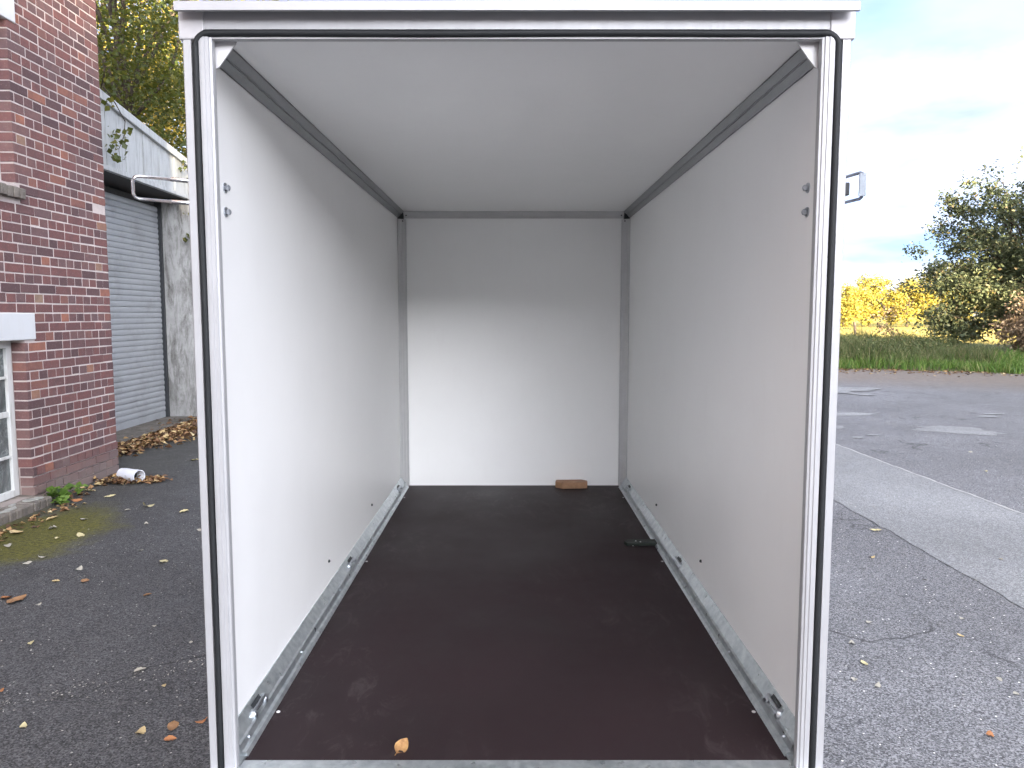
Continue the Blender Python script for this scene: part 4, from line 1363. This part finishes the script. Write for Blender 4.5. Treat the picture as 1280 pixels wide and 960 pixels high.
tag(link('verge_undergrowth', leaves_mesh('verge_undergrowth', np.concatenate(cl_pts), 0.085, M['leaf_weed'])), 'leafy olive undergrowth among the tall weeds', 'undergrowth', kind='stuff')
P = [(rng.uniform(14, 60), 38 + abs(rng.normal(0, 1)) * 14, -0.01) for _ in range(26000)]
M['straw'] = m_leaf('meadow_blade', [(0.0, (0.22, 0.20, 0.06)), (1.0, (0.46, 0.38, 0.15))], 0.3, 0.7)
tag(link('meadow_grass', blades('meadow_grass', P, 0.32, 0.014, M['straw'])), 'pale dry grass of the sunlit meadow', 'grass', kind='stuff')

# weed at the wall foot
def weed(loc, n, r, h_, sz, label):
    root = empty('weed', loc)
    tag(root, label, 'weed', 'weeds at the wall foot')
    pts = np.array([(rng.normal(0, r), rng.normal(0, r), rng.uniform(0.02, h_)) for _ in range(n)])
    link('foliage', leaves_mesh('foliage', pts, sz, M['leaf_fresh'], up=0.8, aspect=0.75), root)
    mb = MB()
    for p in pts[:: 3]:
        mb.tube([(0, 0, 0), (p[0] * 0.5, p[1] * 0.5, p[2] * 0.7), tuple(p)], [0.003, 0.0025, 0.0015], 5)
    mb.build('stems', M['leaf_fresh'], root)
weed((-4.02, 6.62, 0), 34, 0.055, 0.13, 0.085, 'broad leaved weed growing where the sill meets the wall')
weed((-3.93, 6.50, 0), 16, 0.035, 0.06, 0.07, 'low leafy weed in front of the sill corner')
weed((-3.99, 6.87, 0), 14, 0.05, 0.10, 0.06, 'thin weed against the brick wall, right of the broad one')
# twigs hanging before the garage fascia, and a vine on the pier
def twig(name, label, path, clumps, mat, leaf, grp):
    root = empty(name, path[0])
    tag(root, label, 'twig', grp)
    o = Vector(path[0])
    MB().tube([Vector(p) - o for p in path], [0.008 - 0.005 * i / (len(path) - 1) for i in range(len(path))], 6).build('stem', M['bark'], root, smooth=True)
    pts = []
    for c, r, n in clumps:
        pts += [np.array(c) - np.array(o) + rng.normal(0, r, 3) * np.array([1, 1, 0.8]) for _ in range(n)]
    link('foliage', leaves_mesh('foliage', np.array(pts), leaf, mat, up=0.1, aspect=0.8, droop=0.5), root)
TW = 'leafy twigs at the garage front'
twig('hanging_twig', 'dangling leafy twig in front of the white fascia', [(-4.98, 9.55, 4.42), (-4.9, 9.66, 4.25), (-4.93, 9.95, 4.1), (-4.9, 9.85, 3.9), (-4.9, 9.7, 3.7), (-4.9, 9.72, 3.58)],
     [((-4.9, 9.5, 4.2), 0.055, 12), ((-4.9, 9.85, 3.92), 0.07, 20), ((-4.9, 9.62, 3.75), 0.07, 22), ((-4.9, 9.7, 3.58), 0.045, 8)], M['leaf_dark'], 0.075, TW)
twig('hanging_twig', 'small leafy twig at the fascia end beside the trailer bracket', [(-4.97, 12.2, 4.0), (-4.9, 11.95, 3.93), (-4.9, 11.7, 3.85)], [((-4.9, 11.75, 3.86), 0.07, 18), ((-4.9, 11.95, 3.75), 0.06, 8)], M['leaf_dark'], 0.07, TW)
twig('climbing_vine', 'thin vine with few leaves climbing the concrete pier', [(-4.88, 12.0, 1.2), (-4.86, 12.04, 1.9), (-4.9, 12.04, 2.5), (-4.86, 12.03, 3.1), (-4.9, 12.04, 3.4)],
     [((-4.9, 12.0, 3.25), 0.07, 9), ((-5.02, 12.0, 2.85), 0.05, 5), ((-4.84, 12.0, 2.4), 0.08, 6), ((-4.86, 12.0, 3.0), 0.06, 6)], M['leaf_dark'], 0.085, TW)
